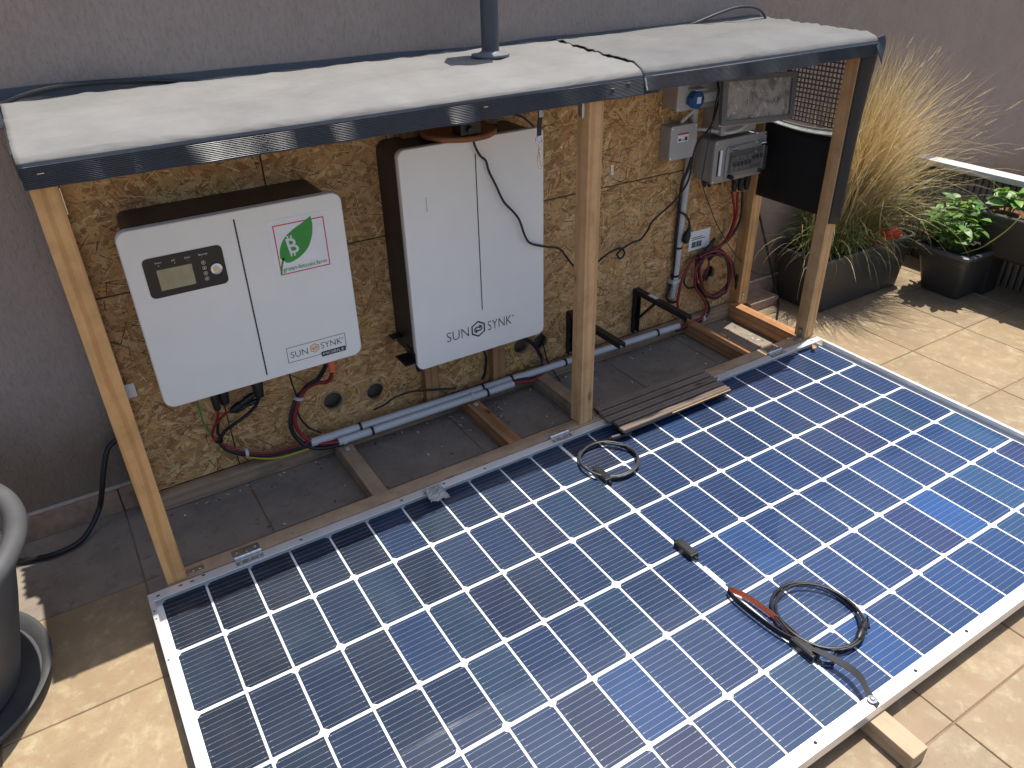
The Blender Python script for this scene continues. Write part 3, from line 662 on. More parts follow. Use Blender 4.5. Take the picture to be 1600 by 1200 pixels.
# ------------------------------------------------------------------ solar panel lying face down, hinged to the stand
SP = thing('solar_panel', 'large bifacial solar panel lying flat in front of the stand, framed in pale aluminium', 'solar panel', (1.06, -.5, .04))
ZF, ZG = .067, .045
X0, X1, Y0, Y1 = -.0205, 2.1425, -1.0185, .0068
def lsec(name, horiz, lo, hi, e, inn, sgn):
    """flange + web; e outer coordinate, inn flange width; runs lo..hi"""
    mb = MB(); wt = .0028
    if horiz:
        a, b = (e-inn, e) if sgn > 0 else (e, e+inn)
        wa, wb = (e-wt, e) if sgn > 0 else (e, e+wt)
        sec = [(a, ZF-.0024), (a, ZF), (b, ZF), (b, .040), (wa if sgn > 0 else wb, .040), (wa if sgn > 0 else wb, ZF-.0024)] if sgn > 0 else [(a, .040), (a, ZF), (b, ZF), (b, ZF-.0024), (wb, ZF-.0024), (wb, .040)]
        n = len(sec); vs = [(lo, y, z) for y, z in sec]+[(hi, y, z) for y, z in sec]
    else:
        a, b = (e-inn, e) if sgn > 0 else (e, e+inn)
        wa, wb = (e-wt, e) if sgn > 0 else (e, e+wt)
        sec = [(a, ZF-.0024), (a, ZF), (b, ZF), (b, .040), (wa, .040), (wa, ZF-.0024)] if sgn > 0 else [(a, .040), (a, ZF), (b, ZF), (b, ZF-.0024), (wb, ZF-.0024), (wb, .040)]
        n = len(sec); vs = [(x, lo, z) for x, z in sec]+[(x, hi, z) for x, z in sec]
    fs = [(i, (i+1) % n, n+(i+1) % n, n+i) for i in range(n)]+[tuple(range(n-1, -1, -1)), tuple(range(n, 2*n))]
    mb.add(vs, fs)
    o = obj(name, mb, ALU, SP, ((lo+hi)/2, e, .05) if horiz else (e, (lo+hi)/2, .05))
    bm = bmesh.new(); bm.from_mesh(o.data); bmesh.ops.recalc_face_normals(bm, faces=bm.faces); bm.to_mesh(o.data); bm.free()
    b = o.modifiers.new('b', 'BEVEL'); b.width = .0005; b.segments = 1
    return o
fr = [lsec('frame_rail', True, X0, X1, Y1, .026, 1), lsec('frame_rail', True, X0, X1, Y0, .026, -1),
      lsec('frame_rail', False, Y0+.0262, Y1-.0262, X0, .0105, -1), lsec('frame_rail', False, Y0+.0262, Y1-.0262, X1, .0125, 1)]
def holes(par, pts, rx, ry):
    for x, y in pts: obj('drain_hole', MB().slab([(x+rx*math.cos(a*math.pi/6), y+ry*math.sin(a*math.pi/6)) for a in range(12)], ZF+.0002, ZF+.0005), HOLE, par, (x, y, ZF))
holes(fr[0], [(.0, -.008), (.048, -.003), (.072, -.004), (.098, .001), (.32, -.007), (.58, -.006), (.70, -.005), (.82, -.008), (1.42, -.007), (1.66, -.006), (2.10, -.006)], .0042, .0022)
holes(fr[1], [(.42, -1.006), (.91, -1.004), (1.19, -1.006), (1.36, -1.003), (1.62, -1.006), (.15, -1.005)], .0035, .0035)
holes(fr[2], [(-.0155, -.05), (-.0155, -.075), (-.0150, -.20), (-.015, -.8)], .0018, .0018)
obj('backsheet', MB().box(X0+.003, X1-.003, Y0+.003, Y1-.003, .0405, ZG-.0004), BACKSH, SP, (1.06, -.5, .042))
PX, G, PY = .0963, .0042, .1683
CG, RG = .0050, .0080
def cell_mesh(ch):
    w_, h_ = (PX-CG)/2, (PY-RG)/2; c = .0075
    poly = []
    for sx, sy in ((1, -1), (1, 1), (-1, 1), (-1, -1)):
        if sx == ch:
            a = (sx*w_, sy*(h_-c)); b = (sx*(w_-c), sy*h_)
            poly += [b, a] if (sx, sy) in ((1, -1), (-1, 1)) else [a, b]
        else: poly.append((sx*w_, sy*h_))
    vs = [(x, y, 0) for x, y in poly]; fs = [tuple(range(len(vs)))]; mi = [0]
    def q(x0, x1, y0, y1, z):
        o = len(vs); vs.extend([(x0, y0, z), (x1, y0, z), (x1, y1, z), (x0, y1, z)]); fs.append((o, o+1, o+2, o+3)); mi.append(1)
    for k in range(12):
        y = -h_+(2*h_)*(k+.5)/12
        q(-w_+.001, w_-.001, y-.00030, y+.00030, .0003)
        for s in (-1, 1): q(s*(w_-.0066)-.0016, s*(w_-.0066)+.0016, y-.0007, y+.0007, .0004)
    me = bpy.data.meshes.new('cell'); me.from_pydata(vs, [], fs); me.materials.append(CELL); me.materials.append(WIRE)
    me.polygons.foreach_set('material_index', mi); return me
CM = {1: cell_mesh(1), -1: cell_mesh(-1)}
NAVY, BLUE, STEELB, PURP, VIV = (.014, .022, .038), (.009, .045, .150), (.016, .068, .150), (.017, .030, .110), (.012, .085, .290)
for c in range(22):
    for r in range(6):
        x = (c+.5)*PX+(G if c >= 11 else 0); y = -(r+.5)*PY-.001
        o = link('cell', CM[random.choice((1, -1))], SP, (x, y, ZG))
        g = min(1, max(0, (c/21)*(.62+.38*r/5)+.16*r/5+random.uniform(-.07, .07))); k = random.random()  # sky sheen painted into the tint: bluer to the right and front
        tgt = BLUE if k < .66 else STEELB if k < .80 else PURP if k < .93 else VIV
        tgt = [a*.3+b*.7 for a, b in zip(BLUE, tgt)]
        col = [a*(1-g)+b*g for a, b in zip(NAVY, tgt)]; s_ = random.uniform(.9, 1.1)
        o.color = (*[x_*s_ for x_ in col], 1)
# junction boxes with cables on the centre line
def jbox(x, y, name='junction_box'):
    b = obj(name, MB().box(x-.0125, x+.0125, y-.030, y+.030, ZG+.0005, ZG+.0165), BLACK, SP, (x, y, ZG), bevel=.004, seg=3)
    obj('lid', MB().slab(rrect(x-.009, x+.009, y-.024, y+.024, .003, 3), ZG+.0166, ZG+.0182), BLACKM, b, (x, y, ZG+.017), bevel=.0006)
    mb = MB()
    for s in (-1, 1): mb.cyl((x, y+s*.0298, ZG+.007), (x, y+s*.038, ZG+.007), .0042, 10)
    obj('cable_outlet', mb, BLACK, b, (x, y, ZG), smooth=True)
    return b
j1 = jbox(1.072, -.188); j2 = jbox(1.064, -.514); j3 = jbox(1.068, -.850)
def coil(cx, cy, r, turns, start, z0, lead_in, lead_out, sq=(1, 1), dr=.004):
    pts = [Vector(p) for p in lead_in]
    n = int(turns*28)
    for i in range(n+1):
        a = start+2*math.pi*i/28; rr = r+dr*math.sin(a*.9+i*.05)+.0035*math.sin(i*.11)
        pts.append(Vector((cx+.004*math.sin(i*.07)+rr*math.cos(a)*sq[0], cy+.005*math.cos(i*.09)+rr*math.sin(a)*sq[1], z0+.0065*min(1, i/28)*(i/28 > .6)+.003*math.sin(a*1.5)**2+.0045*(i/n))))
    return pts + [Vector(p) for p in lead_out]
def conn(par, p0, p1, r=.0075, name='plug_connector', mat=None, thin=.5):
    a, b = Vector(p0), Vector(p1); d = b-a
    P = [a, a+d*.08, a+d*.10, a+d*.42, a+d*.44, a+d*.60, a+d*.62, a+d*.9, b]
    R_ = [r*.55, r*.8, r, r, r*.78, r*.78, r*.95, r*.8, r*.45]
    return obj(name, MB().tube(P, R_, 14), mat or BLACK, par, tuple(a), smooth=True)
P1 = coil(1.124, -.146, .080, 2.4, 3.9, ZG+.004, [(1.072, -.152, ZG+.007), (1.068, -.165, ZG+.006)], [(1.150, -.068, ZG+.014), (1.185, -.072, ZG+.012)])
cc = obj('panel_lead', MB().tube(P1, .0032, 8), CABLEG, j1, tuple(P1[0]), smooth=True)
conn(cc, (1.183, -.072, ZG+.0125), (1.258, -.082, ZG+.0125), .0088)
P2 = coil(1.152, -.812, .086, 2.2, 4.3, ZG+.005, [(1.068, -.892, ZG+.007), (1.085, -.905, ZG+.007)], [(1.235, -.868, ZG+.016), (1.21, -.89, ZG+.016)], (1, 1.05))
cc = obj('panel_lead', MB().tube(P2, .0033, 8), RUBBER, j3, tuple(P2[0]), smooth=True)
conn(cc, (1.215, -.878, ZG+.017), (1.165, -.898, ZG+.019), .0085)
# carrying handle: webbing loop standing on edge, tail bolted to the frame
def ribbon(pts, wv, th, mi_out=0, mi_in=1):
    mb = MB(); P = [Vector(p) for p in pts]; n = len(P); vs = []
    for i in range(n):
        T = (P[min(i+1, n-1)]-P[max(i-1, 0)]).normalized(); Wd = Vector(wv[i] if isinstance(wv, list) else wv)
        N = T.cross(Wd).normalized()*th/2
        vs += [P[i]-Wd/2+N, P[i]+Wd/2+N, P[i]+Wd/2-N, P[i]-Wd/2-N]
    for i in range(n-1):
        a, b = 4*i, 4*i+4
        for k in range(4): mb.f.append((a+k, a+(k+1) % 4, b+(k+1) % 4, b+k)); mb.m.append(mi_in if k == 0 else mi_out)
    mb.f += [(3, 2, 1, 0), tuple(4*(n-1)+k for k in range(4))]; mb.m += [mi_out, mi_out]
    mb.v = [tuple(v) for v in vs]; return mb
loop = smooth_path([(1.070, -.845, .056), (1.053, -.80, .057), (1.046, -.74, .057), (1.045, -.685, .057), (1.050, -.660, .057), (1.058, -.663, .057), (1.072, -.70, .057), (1.078, -.76, .057), (1.077, -.81, .057), (1.073, -.846, .057)], 4)
hs_ = obj('carrying_strap', ribbon(loop, (0, 0, .015), .0022), [STRAPB, STRAPO], SP, (1.06, -.75, .05), smooth=True)
tail = smooth_path([(1.070, -.868, .0665), (1.081, -.90, .068), (1.088, -.935, .071), (1.083, -.965, .074), (1.0705, -.990, .0705), (1.066, -1.004, .0690), (1.064, -1.017, .0690)], 4)
wv = []
for i in range(len(tail)): wv.append((.0125, 0.003, .006*math.sin(math.pi*i/(len(tail)-1))))
tl_ = obj('strap_tail', ribbon(tail, wv, .002, 0, 0), [STRAPB, STRAPO], hs_, (1.07, -.95, .07), smooth=True)
obj('washer', MB().lathe([(.0088, 0), (.0088, .0014), (.0035, .0016)], (1.0645, -1.0035, .0703), 20), STEEL, hs_, (1.0645, -1.0035, .07), smooth=True)
obj('bolt', MB().lathe([(.0042, .001), (.0042, .003), (.003, .0042), (.0002, .0042)], (1.0645, -1.0035, .0703), 12), ZINC, hs_, (1.0645, -1.0035, .07), smooth=True)
lb = obj('maker_label', MB().box(1.0590, 1.0700, -.636, -.572, ZG+.0001, ZG+.0006), PAPER, SP, (1.064, -.6, ZG))
mb = MB()
for k in range(16): mb.box(1.0603, 1.0603+random.uniform(.004, .0085), -.632+.0035*k, -.6308+.0035*k, ZG+.0007, ZG+.0009)
obj('printed_lines', mb, INK, lb, (1.064, -.6, ZG))

# batten carrying the outer edge of the panel
bt = board('support_batten', (1.047, -1.107, .001), (1.090, -.2, .0395), WOOD_PALE, None)
tag(bt, 'short square wooden batten poking out from under the solar panel', 'batten')
# ribbed dark-brown offcut lying across the hinge side
mtb = thing('ribbed_decking_offcut', 'dark brown ribbed decking offcut lying across hinged edge of solar panel', 'decking', (1.43, -.01, .07))
for k in range(5):
    y0 = -.088+.0296*k
    mb = MB(); x0 = 1.222+.006*math.sin(k*2.1)-.0; x1 = 1.632+.003*k
    prof = [(y0, .0725), (y0, .0800), (y0+.002, .0820), (y0+.0095, .0812), (y0+.0115, .0785), (y0+.0135, .0812), (y0+.0205, .0820), (y0+.0225, .080), (y0+.0225, .0725)]
    n = len(prof); vs = [(x0, y, z) for y, z in prof]+[(x1, y, z) for y, z in prof]
    mb.add(vs, [(i, n+i, n+(i+1) % n, (i+1) % n) for i in range(n)]+[tuple(range(n)), tuple(range(2*n-1, n-1, -1))])
    o = obj('rib', mb, RIBM, mtb, ((x0+x1)/2, y0+.014, .077))
    bm = bmesh.new(); bm.from_mesh(o.data); bmesh.ops.recalc_face_normals(bm, faces=bm.faces); bm.to_mesh(o.data); bm.free()
obj('underlay', MB().box(1.226, 1.634, -.0915, .060, .0698, .0722), BLACK, mtb, (1.43, 0, .071))
obj('front_edge', MB().box(1.40, 1.6335, -.0915, -.0885, .0728, .0775), RIBE, mtb, (1.52, -.09, .076), bevel=.0015)

# ------------------------------------------------------------------ wall-mounted inverter
IV = thing('inverter', 'wide white wall-mounted inverter with display and leaf sticker', 'inverter', (.37, .32, .36))
FY = .2480
cv = obj('front_cover', MB().prism(rrect(.1365, .6185, .3605, .7835, .024, 8), FY, FY+.022), WHITE, IV, (.377, FY, .57), bevel=.0035, seg=3)
obj('cover_edge', MB().prism(rrect(.141, .614, .365, .779, .022, 8), FY+.0222, FY+.030), WHITE2, cv, (.377, FY+.025, .57))
obj('heat_sink_body', MB().prism(rrect(.160, .597, .385, .782, .018, 6), FY+.0302, .4035), CHAR, IV, (.377, .34, .58), bevel=.002)
obj('centre_line', MB().box(.3715, .3745, FY-.0012, FY-.0002, .377, .766), INK, cv, (.373, FY, .57))
dp = obj('display_panel', MB().prism(rrect(.172, .3355, .6285, .7185, .011, 5), FY-.0016, FY-.0003), plain('display_black', (.009, .010, .012), .3, var=.05), IV, (.25, FY, .67), bevel=.0006)
obj('lcd_screen', MB().prism(rrect(.1955, .2672, .6435, .6900, .001, 2), FY-.0022, FY-.0017), SCREEN, dp, (.23, FY, .667))
mb = MB(); b0 = (.3150, FY-.0017, .667)
q = MB().lathe([(.0125, 0), (.0125, .003), (.0105, .0042), (.0088, .0042), (.0086, .0024), (.0002, .0028)], (0, 0, 0), 28)
mb.v = [(b0[0]+v[0], b0[1]-v[2], b0[2]+v[1]) for v in q.v]; mb.f = q.f; mb.m = q.m
obj('power_button', mb, STEEL, dp, b0, smooth=True)
obj('button_face', MB().prism([(.315+.0075*math.cos(a*math.pi/12), .667+.0075*math.sin(a*math.pi/12)) for a in range(24)], FY-.0052, FY-.0045), plain('warm_button', (.75, .60, .38), .3, var=.05), dp, (.315, FY, .667))
for k, z in enumerate((.6865, .6740, .6615, .6490)):
    mb = MB(); n = 20
    vs = [(.2912+r*math.cos(2*math.pi*i/n), FY-.0019, z+r*math.sin(2*math.pi*i/n)) for r in (.0044, .0037) for i in range(n)]
    mb.add(vs, [(i, (i+1) % n, n+(i+1) % n, n+i) for i in range(n)])
    mb.box(.2904, .2920, FY-.0020, FY-.00185, z-.0020, z+.0020)
    mb.add([(.2888, FY-.0020, z), (.2936, FY-.0020, z), (.2912, FY-.0020, z+(.0026 if k % 2 == 0 else -.0026))], [(0, 1, 2)])
    obj('touch_key', mb, INKW, dp, (.2912, FY, z))
for s, x, z in (('Battery', .1965, .7035), ('AC', .2290, .7030), ('Solar', .2560, .7030), ('Normal', .2850, .7030)):
    text('printed_text', s, x, z, FY-.0019, INKW, dp, height=.0042)
    obj('status_light', MB().box(x+.005, x+.0068, FY-.0019, FY-.0017, z-.0052, z-.0034), GREENI if s in ('Solar', 'Normal') else INKW, dp, (x, FY, z))
# leaf sticker
sx0, sz0 = .4400, .6110
sk_ = obj('sticker', MB().box(.4400, .5815, FY-.0008, FY-.0002, .6110, .7480), PAPER, IV, (.51, FY, .68))
def frame2d(x0, x1, z0, z1, t_, y):
    mb = MB(); mb.box(x0, x1, y-.0001, y, z0, z0+t_); mb.box(x0, x1, y-.0001, y, z1-t_, z1); mb.box(x0, x0+t_, y-.0001, y, z0+t_, z1-t_); mb.box(x1-t_, x1, y-.0001, y, z0+t_, z1-t_); return mb
obj('red_border', frame2d(.4510, .5700, .6165, .7350, .0026, FY-.00095), REDI, sk_, (.51, FY, .67))
L1 = smooth_path([(.4575, 0, .6300), (.4560, 0, .6520), (.4590, 0, .6790), (.4720, 0, .7010), (.4930, 0, .7170), (.5180, 0, .7290), (.5405, 0, .7420)], 5)
L2 = smooth_path([(.5405, 0, .7420), (.5420, 0, .7220), (.5370, 0, .6960), (.5240, 0, .6700), (.5040, 0, .6530), (.4820, 0, .6440), (.4700, 0, .6440), (.4640, 0, .6500)], 5)
poly = [(p.x, p.z) for p in L1[6:]]+[(p.x, p.z) for p in L2[1:]]
mb = MB().add([(x, FY-.00125, z) for x, z in poly[::-1]], [tuple(range(len(poly)))])
stem = [(.4495, .6190), (.4540, .6190), (.4590, .6400), (.4660, .6560), (.4610, .6580), (.4540, .6380)]
mb.add([(x, FY-.00125, z) for x, z in stem], [tuple(range(6))])
obj('leaf_emblem', mb, GREENI, sk_, (.49, FY, .68))
bm_ = text_mb('B', height=.036, thin=-.012, shear=-.16)
mb = MB(); cx_, cz_ = .4745, .6635
mb.add([(cx_+a*.95, FY-.0015, cz_+b) for a, b in bm_[0]], bm_[1])
for dx, z0, z1 in ((.004, .0355, .0425), (.012, .0355, .0425), (.006, -.0065, .0005), (.014, -.0065, .0005)):
    mb.box(cx_+dx, cx_+dx+.0038, FY-.0016, FY-.0015, cz_+z0, cz_+z1)
obj('coin_emblem', mb, INKW, sk_, (.48, FY, .68))
text('printed_text', 'green-bitcoin.farm', .4575, .6210, FY-.0014, GREENI, sk_, width=.1050, height=.0135, thin=-.006)
def hexlogo(cx, cz, r, y, mat, parent):
    mb = MB()
    def seg(a, b, t_):
        a = Vector(a); b = Vector(b); d = (b-a).normalized(); n = Vector((-d.y, d.x))*t_/2
        q = [a-n-d*t_*.25, b-n+d*t_*.25, b+n+d*t_*.25, a+n-d*t_*.25]
        mb.add([(cx+p.x*r, y, cz+p.y*r) for p in q], [(0, 1, 2, 3)])
    H = [Vector((math.sin(math.radians(60*k)), math.cos(math.radians(60*k)))) for k in range(6)]   # pointy top, clockwise
    for k in range(6):
        a, b = H[k], H[(k+1) % 6]
        if k == 2: a = a.lerp(b, .0)
        seg(a*.92, b*.92, .17)
    for s in (1, -1):
        P = [(-.52*s, -.05*s), (-.28*s, .22*s), (.22*s, .22*s)]
        seg(P[0], P[1], .17); seg(P[1], P[2], .17)
        tri = [(.14*s, .50*s), (.14*s, -.02*s), (.58*s, .26*s)]
        mb.add([(cx+p[0]*r, y-.00005, cz+p[1]*r) for p in (tri if s > 0 else tri)], [(0, 1, 2)])
    return obj('hexagon_emblem', mb, mat, parent, (cx, y, cz))
lg = obj('logo_frame', frame2d(.4290, .5790, .3905, .4315, .0011, FY-.0006), INK, IV, (.5, FY, .41))
text('printed_text', 'SUN', .4375, .4020, FY-.0007, INK, lg, width=.0430, height=.0165, thin=.012)
hexlogo(.4985, .4125, .0125, FY-.0007, ORGI, lg)
text('printed_text', 'SYNK', .5145, .4055, FY-.0007, INK, lg, width=.0540, height=.0165, thin=.012)
text('printed_text', '®', .5690, .4170, FY-.0007, INK, lg, height=.0045)
tg = obj('dark_tag', MB().box(.5130, .5760, FY-.0012, FY-.0004, .3835, .3965), INK, lg, (.54, FY, .39))
text('printed_text', 'MOBILE', .5170, .3865, FY-.0014, INKW, tg, width=.0550, height=.0072)
# plugs below the inverter
def gland(x, y, z, r, l, mat, par, name='cable_gland'):
    return obj(name, MB().lathe([(r*.8, 0), (r, -.002), (r, -l*.45), (r*.86, -l*.5), (r*.95, -l*.55), (r*.7, -l), (.0005, -l)][::-1], (x, y, z), 18), mat, par, (x, y, z), smooth=True)
gland(.2535, .335, .3845, .0115, .112, BLACK, IV); gland(.2760, .345, .3845, .0160, .106, BLACK, IV); gland(.3600, .335, .3845, .0165, .110, BLACK, IV)
gland(.5415, .33, .3845, .0095, .078, BLACK, IV); gland(.5545, .325, .3845, .0120, .094, ORANGEC, IV, 'orange_cap')

# ------------------------------------------------------------------ battery
BA = thing('battery', 'tall white wall-mounted battery with dark sides in middle of stand', 'battery', (.98, .32, .25))
BY = .2530
cv = obj('front_cover', MB().prism(rrect(.7705, 1.1830, .2540, .8500, .020, 8), BY, BY+.014), WHITE, BA, (.977, BY, .55), bevel=.003, seg=3)
obj('cover_lip', MB().prism(rrect(.7725, 1.181, .256, .848, .019, 8), BY+.0142, BY+.024), WHITE2, cv, (.977, BY+.02, .55))
bd = obj('case', MB().prism(rrect(.7760, 1.1775, .2600, .8445, .028, 8), BY+.0242, .4030), CHAR, BA, (.977, .33, .55), bevel=.002)
obj('centre_line', MB().box(.9765, .9790, BY-.0008, BY-.0001, .385, .812), INK, cv, (.978, BY, .6))
mb = MB()
for k in range(7): mb.box(.8335, .8355, BY-.0008, BY-.0001, .6930+.0052*k, .6950+.0052*k)
obj('indicator_dots', mb, INK, cv, (.8345, BY, .71))
text('printed_text', 'SUN', .8630, .3160, BY-.0006, INK, cv, width=.0690, height=.0285, thin=.013)
hexlogo(.9620, .3300, .0245, BY-.0006, INK, cv)
text('printed_text', 'SYNK', .9930, .3160, BY-.0006, INK, cv, width=.0780, height=.0285, thin=.013)
text('printed_text', '®', 1.0735, .3365, BY-.0006, INK, cv, height=.0065)
for z in (.34, .50, .66, .80): screw(.7757, BY+.019, z, cv, 'x', .002)
for z in (.280, .310): screw(.7760, .300, z, bd, 'x', .002)
mb = MB(); mb.box(.738, .7758, .262, .330, .2740, .2775); mb.box(.7720, .7757, .262, .330, .2776, .302)
obj('mounting_foot', mb, BLACKM, BA, (.755, .30, .28), bevel=.001)
obj('side_lug', MB().box(.745, .7758, .352, .385, .3150, .3180), BLACKM, BA, (.755, .37, .31), bevel=.001)
obj('side_lug', MB().box(1.1780, 1.2050, .352, .385, .3150, .3180), BLACKM, BA, (1.19, .37, .31), bevel=.001)
obj('bottom_tray', MB().box(.96, 1.165, .285, .375, .2485, .2595), BLACKM, BA, (1.06, .33, .25), bevel=.002)
for x, y in ((.792, .30), (.812, .325)): gland(x, y, .2605, .0095, .034, BLACK, BA, 'rubber_plug')
# round board and adapter on top of the battery
rb = tag(obj('round_board', MB().lathe([(.0005, 0), (.094, 0), (.097, .003), (.097, .010), (.094, .013), (.0005, .013)], (.965, .312, .8512), 56), DISCW, None, (.965, .312, .8512), smooth=True), 'round terracotta-coloured board resting on top of the white battery', 'board')
ad = thing('power_adapter', 'small black adapter box on the round board above the battery', 'adapter', (.955, .25, .8644))
obj('case', MB().box(.928, .985, .2275, .275, .8646, .9080), BLACK, ad, (.955, .25, .88), bevel=.003)
obj('socket_plug', MB().cyl((.951, .2270, .880), (.951, .2180, .878), .0085, 14), RUBBER, ad, (.951, .22, .88), smooth=True)

# ------------------------------------------------------------------ electrical boxes on the right
b1 = thing('socket_box', 'grey plastic box with a blue socket high under the roof cover', 'socket box', (1.80, .37, .80))
obj('case', MB().prism(rrect(1.7165, 1.884, .8070, .9350, .006, 3), .345, .4030), BOXS, b1, (1.8, .37, .87), bevel=.002)
lid = obj('lid', MB().prism(rrect(1.7130, 1.8875, .8040, .9380, .006, 3), .3330, .3448), BOXG, b1, (1.8, .34, .87), bevel=.002)
obj('white_label', MB().box(1.806, 1.8855, .3322, .3328, .8200, .8460), PAPER, lid, (1.85, .33, .83))
so = MB(); q = MB().lathe([(.024, 0), (.0255, .004), (.0255, .020), (.022, .024), (.0005, .024)], (0, 0, 0), 28)
so.v = [(1.7760+v[0], .3328-v[2], .8350+v[1]) for v in q.v]; so.f = q.f; so.m = q.m
s1 = obj('blue_socket', so, BLUEP, b1, (1.776, .33, .835), smooth=True)
obj('latch', MB().box(1.7480, 1.7560, .3140, .3325, .8220, .8440), BLUEP, s1, (1.752, .325, .833), bevel=.002)
obj('rating_plate', MB().box(1.7690, 1.7860, .3083, .3087, .8250, .8440), PAPER, s1, (1.777, .3085, .835))
obj('socket_flap', MB().prism([(1.752, .8640), (1.800, .8640), (1.800, .8680), (1.752, .8680)], .300, .3325), BOXG, s1, (1.776, .32, .866))
for x, z in ((1.722, .8120),): screw(x, .333, z, lid, 'y', .003)
b2 = thing('junction_box', 'small square grey junction box with a red and white label', 'junction box', (1.776, .37, .652))
obj('case', MB().prism(rrect(1.7190, 1.8260, .6540, .7560, .006, 3), .3640, .4030), BOXS, b2, (1.776, .38, .7), bevel=.002)
lid = obj('lid', MB().prism(rrect(1.7175, 1.8275, .6525, .7575, .006, 3), .3530, .3638), BOXG, b2, (1.776, .358, .7), bevel=.002)
for x in (1.7245, 1.8205):
    for z in (.6600, .7500): screw(x, .353, z, lid, 'y', .0038)
lb = obj('sticker', MB().box(1.7460, 1.7900, .3522, .3528, .7060, .7330), PAPER, lid, (1.77, .353, .72))
obj('red_bar', MB().box(1.7460, 1.7900, .3517, .3521, .7280, .7330), PINKI, lb, (1.77, .353, .73))
mb = MB(); mb.box(1.7500, 1.7600, .3517, .3521, .710, .717); mb.box(1.7750, 1.7860, .3517, .3521, .709, .720); mb.box(1.7620, 1.7720, .3517, .3521, .711, .713)
obj('printed_marks', mb, INK, lb, (1.77, .353, .71))
b3 = thing('breaker_box', 'beige-grey breaker box with a clear flap over black switches', 'breaker box', (1.99, .36, .56))
obj('case', MB().prism(rrect(1.8770, 2.1000, .5640, .6960, .006, 3), .3290, .4030), BOXB, b3, (1.99, .36, .63), bevel=.002)
lid = obj('lid', MB().prism(rrect(1.8730, 2.1050, .5605, .6990, .008, 4), .3150, .3288), BOXB, b3, (1.99, .32, .63), bevel=.003)
for x in (1.8810, 2.0975):
    for z in (.5690, .6910): screw(x, .315, z, lid, 'y', .0034)
obj('model_plate', MB().box(1.973, 2.003, .3142, .3148, .6800, .6860), BOXS, lid, (1.99, .3145, .683))
obj('warning_strip', MB().box(1.8905, 1.8965, .3140, .3148, .5850, .6660), INK, lid, (1.893, .3145, .63))
obj('side_label', MB().box(1.8985, 1.9090, .3140, .3148, .5850, .6660), PAPER, lid, (1.904, .3145, .63))
wn = obj('flap_frame', MB().prism(rrect(1.922, 2.092, .5720, .6740, .010, 4), .3085, .3148), BOXB, b3, (2.0, .31, .62), bevel=.002)
obj('switch_bed', MB().box(1.934, 2.082, .3062, .3084, .5900, .6560), plain('switch_bed', (.16, .15, .14), .5, var=.2), wn, (2.0, .307, .62))
for k in range(8):
    x = 1.940+.0172*k; hi = 5 <= k
    br = obj('breaker', MB().box(x, x+.0150, .2995, .3060, .5960+.010*hi, .6420+.004*hi), plain('breaker_grey', (.26, .25, .235), .5, var=.1) if k == 0 else MATS['breaker_grey'], wn, (x, .303, .61), bevel=.001)
    obj('toggle', MB().box(x+.0035, x+.0115, .2915, .2994, .6120+.012*hi, .6250+.012*hi), BLACK, br, (x+.007, .296, .618), bevel=.001)
obj('clear_flap', MB().prism(rrect(1.932, 2.086, .5840, .6610, .006, 4), .2880, .2896), CLEAR, wn, (2.0, .289, .62))
for x in (1.944, 2.074): obj('flap_hinge', MB().cyl((x-.012, .3000, .6665), (x+.012, .3000, .6665), .0050, 12), STEEL, wn, (x, .3, .667), smooth=True)
for x in (1.940, 2.078): obj('flap_knob', MB().cyl((x, .3070, .5790), (x, .2900, .5790), .0072, 14), BLACK, wn, (x, .298, .579), smooth=True)
for k in range(5): gland(1.8880+.0230*k, .358, .5640, .0080, .022+.004*(k % 2), BLACK, b3)
for k, x in enumerate((2.020, 2.045, 2.070)): gland(x, .350-.004*k, .5640, .0110, .058, BLACK, b3)

# ------------------------------------------------------------------ floodlight
FLD = bpy.data.objects.new('floodlight', None); COL.objects.link(FLD)
tag(FLD, 'old rectangular floodlight with reflections painted on the lens at the top right', 'floodlight')
FLD.location = (1.930, .222, .835); fa = math.atan2(-.055, .215); FLD.rotation_euler = (math.radians(-6), 0, fa)
def fobj(name, mb, mat, par, **k):
    o = obj(name, mb, mat, None, (0, 0, 0), rel=True, **k); o.parent = par; o.location = (0, 0, 0); return o
W2, H2 = .124, .068
mb = MB()
outer = rrect(-W2, W2, -H2, H2, .010, 3); inner = rrect(-W2+.016, W2-.016, -H2+.014, H2-.014, .006, 3); n = len(outer)
vs = [(x, -.010, z) for x, z in outer]+[(x, -.012, z) for x, z in inner]+[(x, .006, z) for x, z in outer]+[(x, -.004, z) for x, z in inner]
fs = []
for i in range(n):
    j = (i+1) % n; fs += [(i, j, n+j, n+i), (2*n+i, 2*n+j, j, i), (n+i, n+j, 3*n+j, 3*n+i)]
mb.add(vs, fs)
hf = fobj('lens_frame', mb, plain('grey_bezel', (.13, .125, .12), .5, var=.15), FLD)
fobj('lens', MB().prism(rrect(-W2+.014, W2-.014, -H2+.012, H2-.012, .006, 3), -.0055, -.0035), LENS, FLD)
mb = MB(); fr_ = [(-W2+.004, .006, -H2+.004), (W2-.004, .006, -H2+.004), (W2-.004, .006, H2-.004), (-W2+.004, .006, H2-.004)]
bk_ = [(-W2+.045, .088, -H2+.020), (W2-.045, .088, -H2+.020), (W2-.045, .088, H2-.020), (-W2+.045, .088, H2-.020)]
md_ = [(-W2+.016, .036, -H2-.010), (W2-.03, .036, -H2-.010), (W2-.03, .036, H2-.004), (-W2+.016, .036, H2-.004)]
mb.add(fr_+md_+bk_, [(0, 1, 5, 4), (1, 2, 6, 5), (2, 3, 7, 6), (3, 0, 4, 7), (4, 5, 9, 8), (5, 6, 10, 9), (6, 7, 11, 10), (7, 4, 8, 11), (8, 9, 10, 11)])
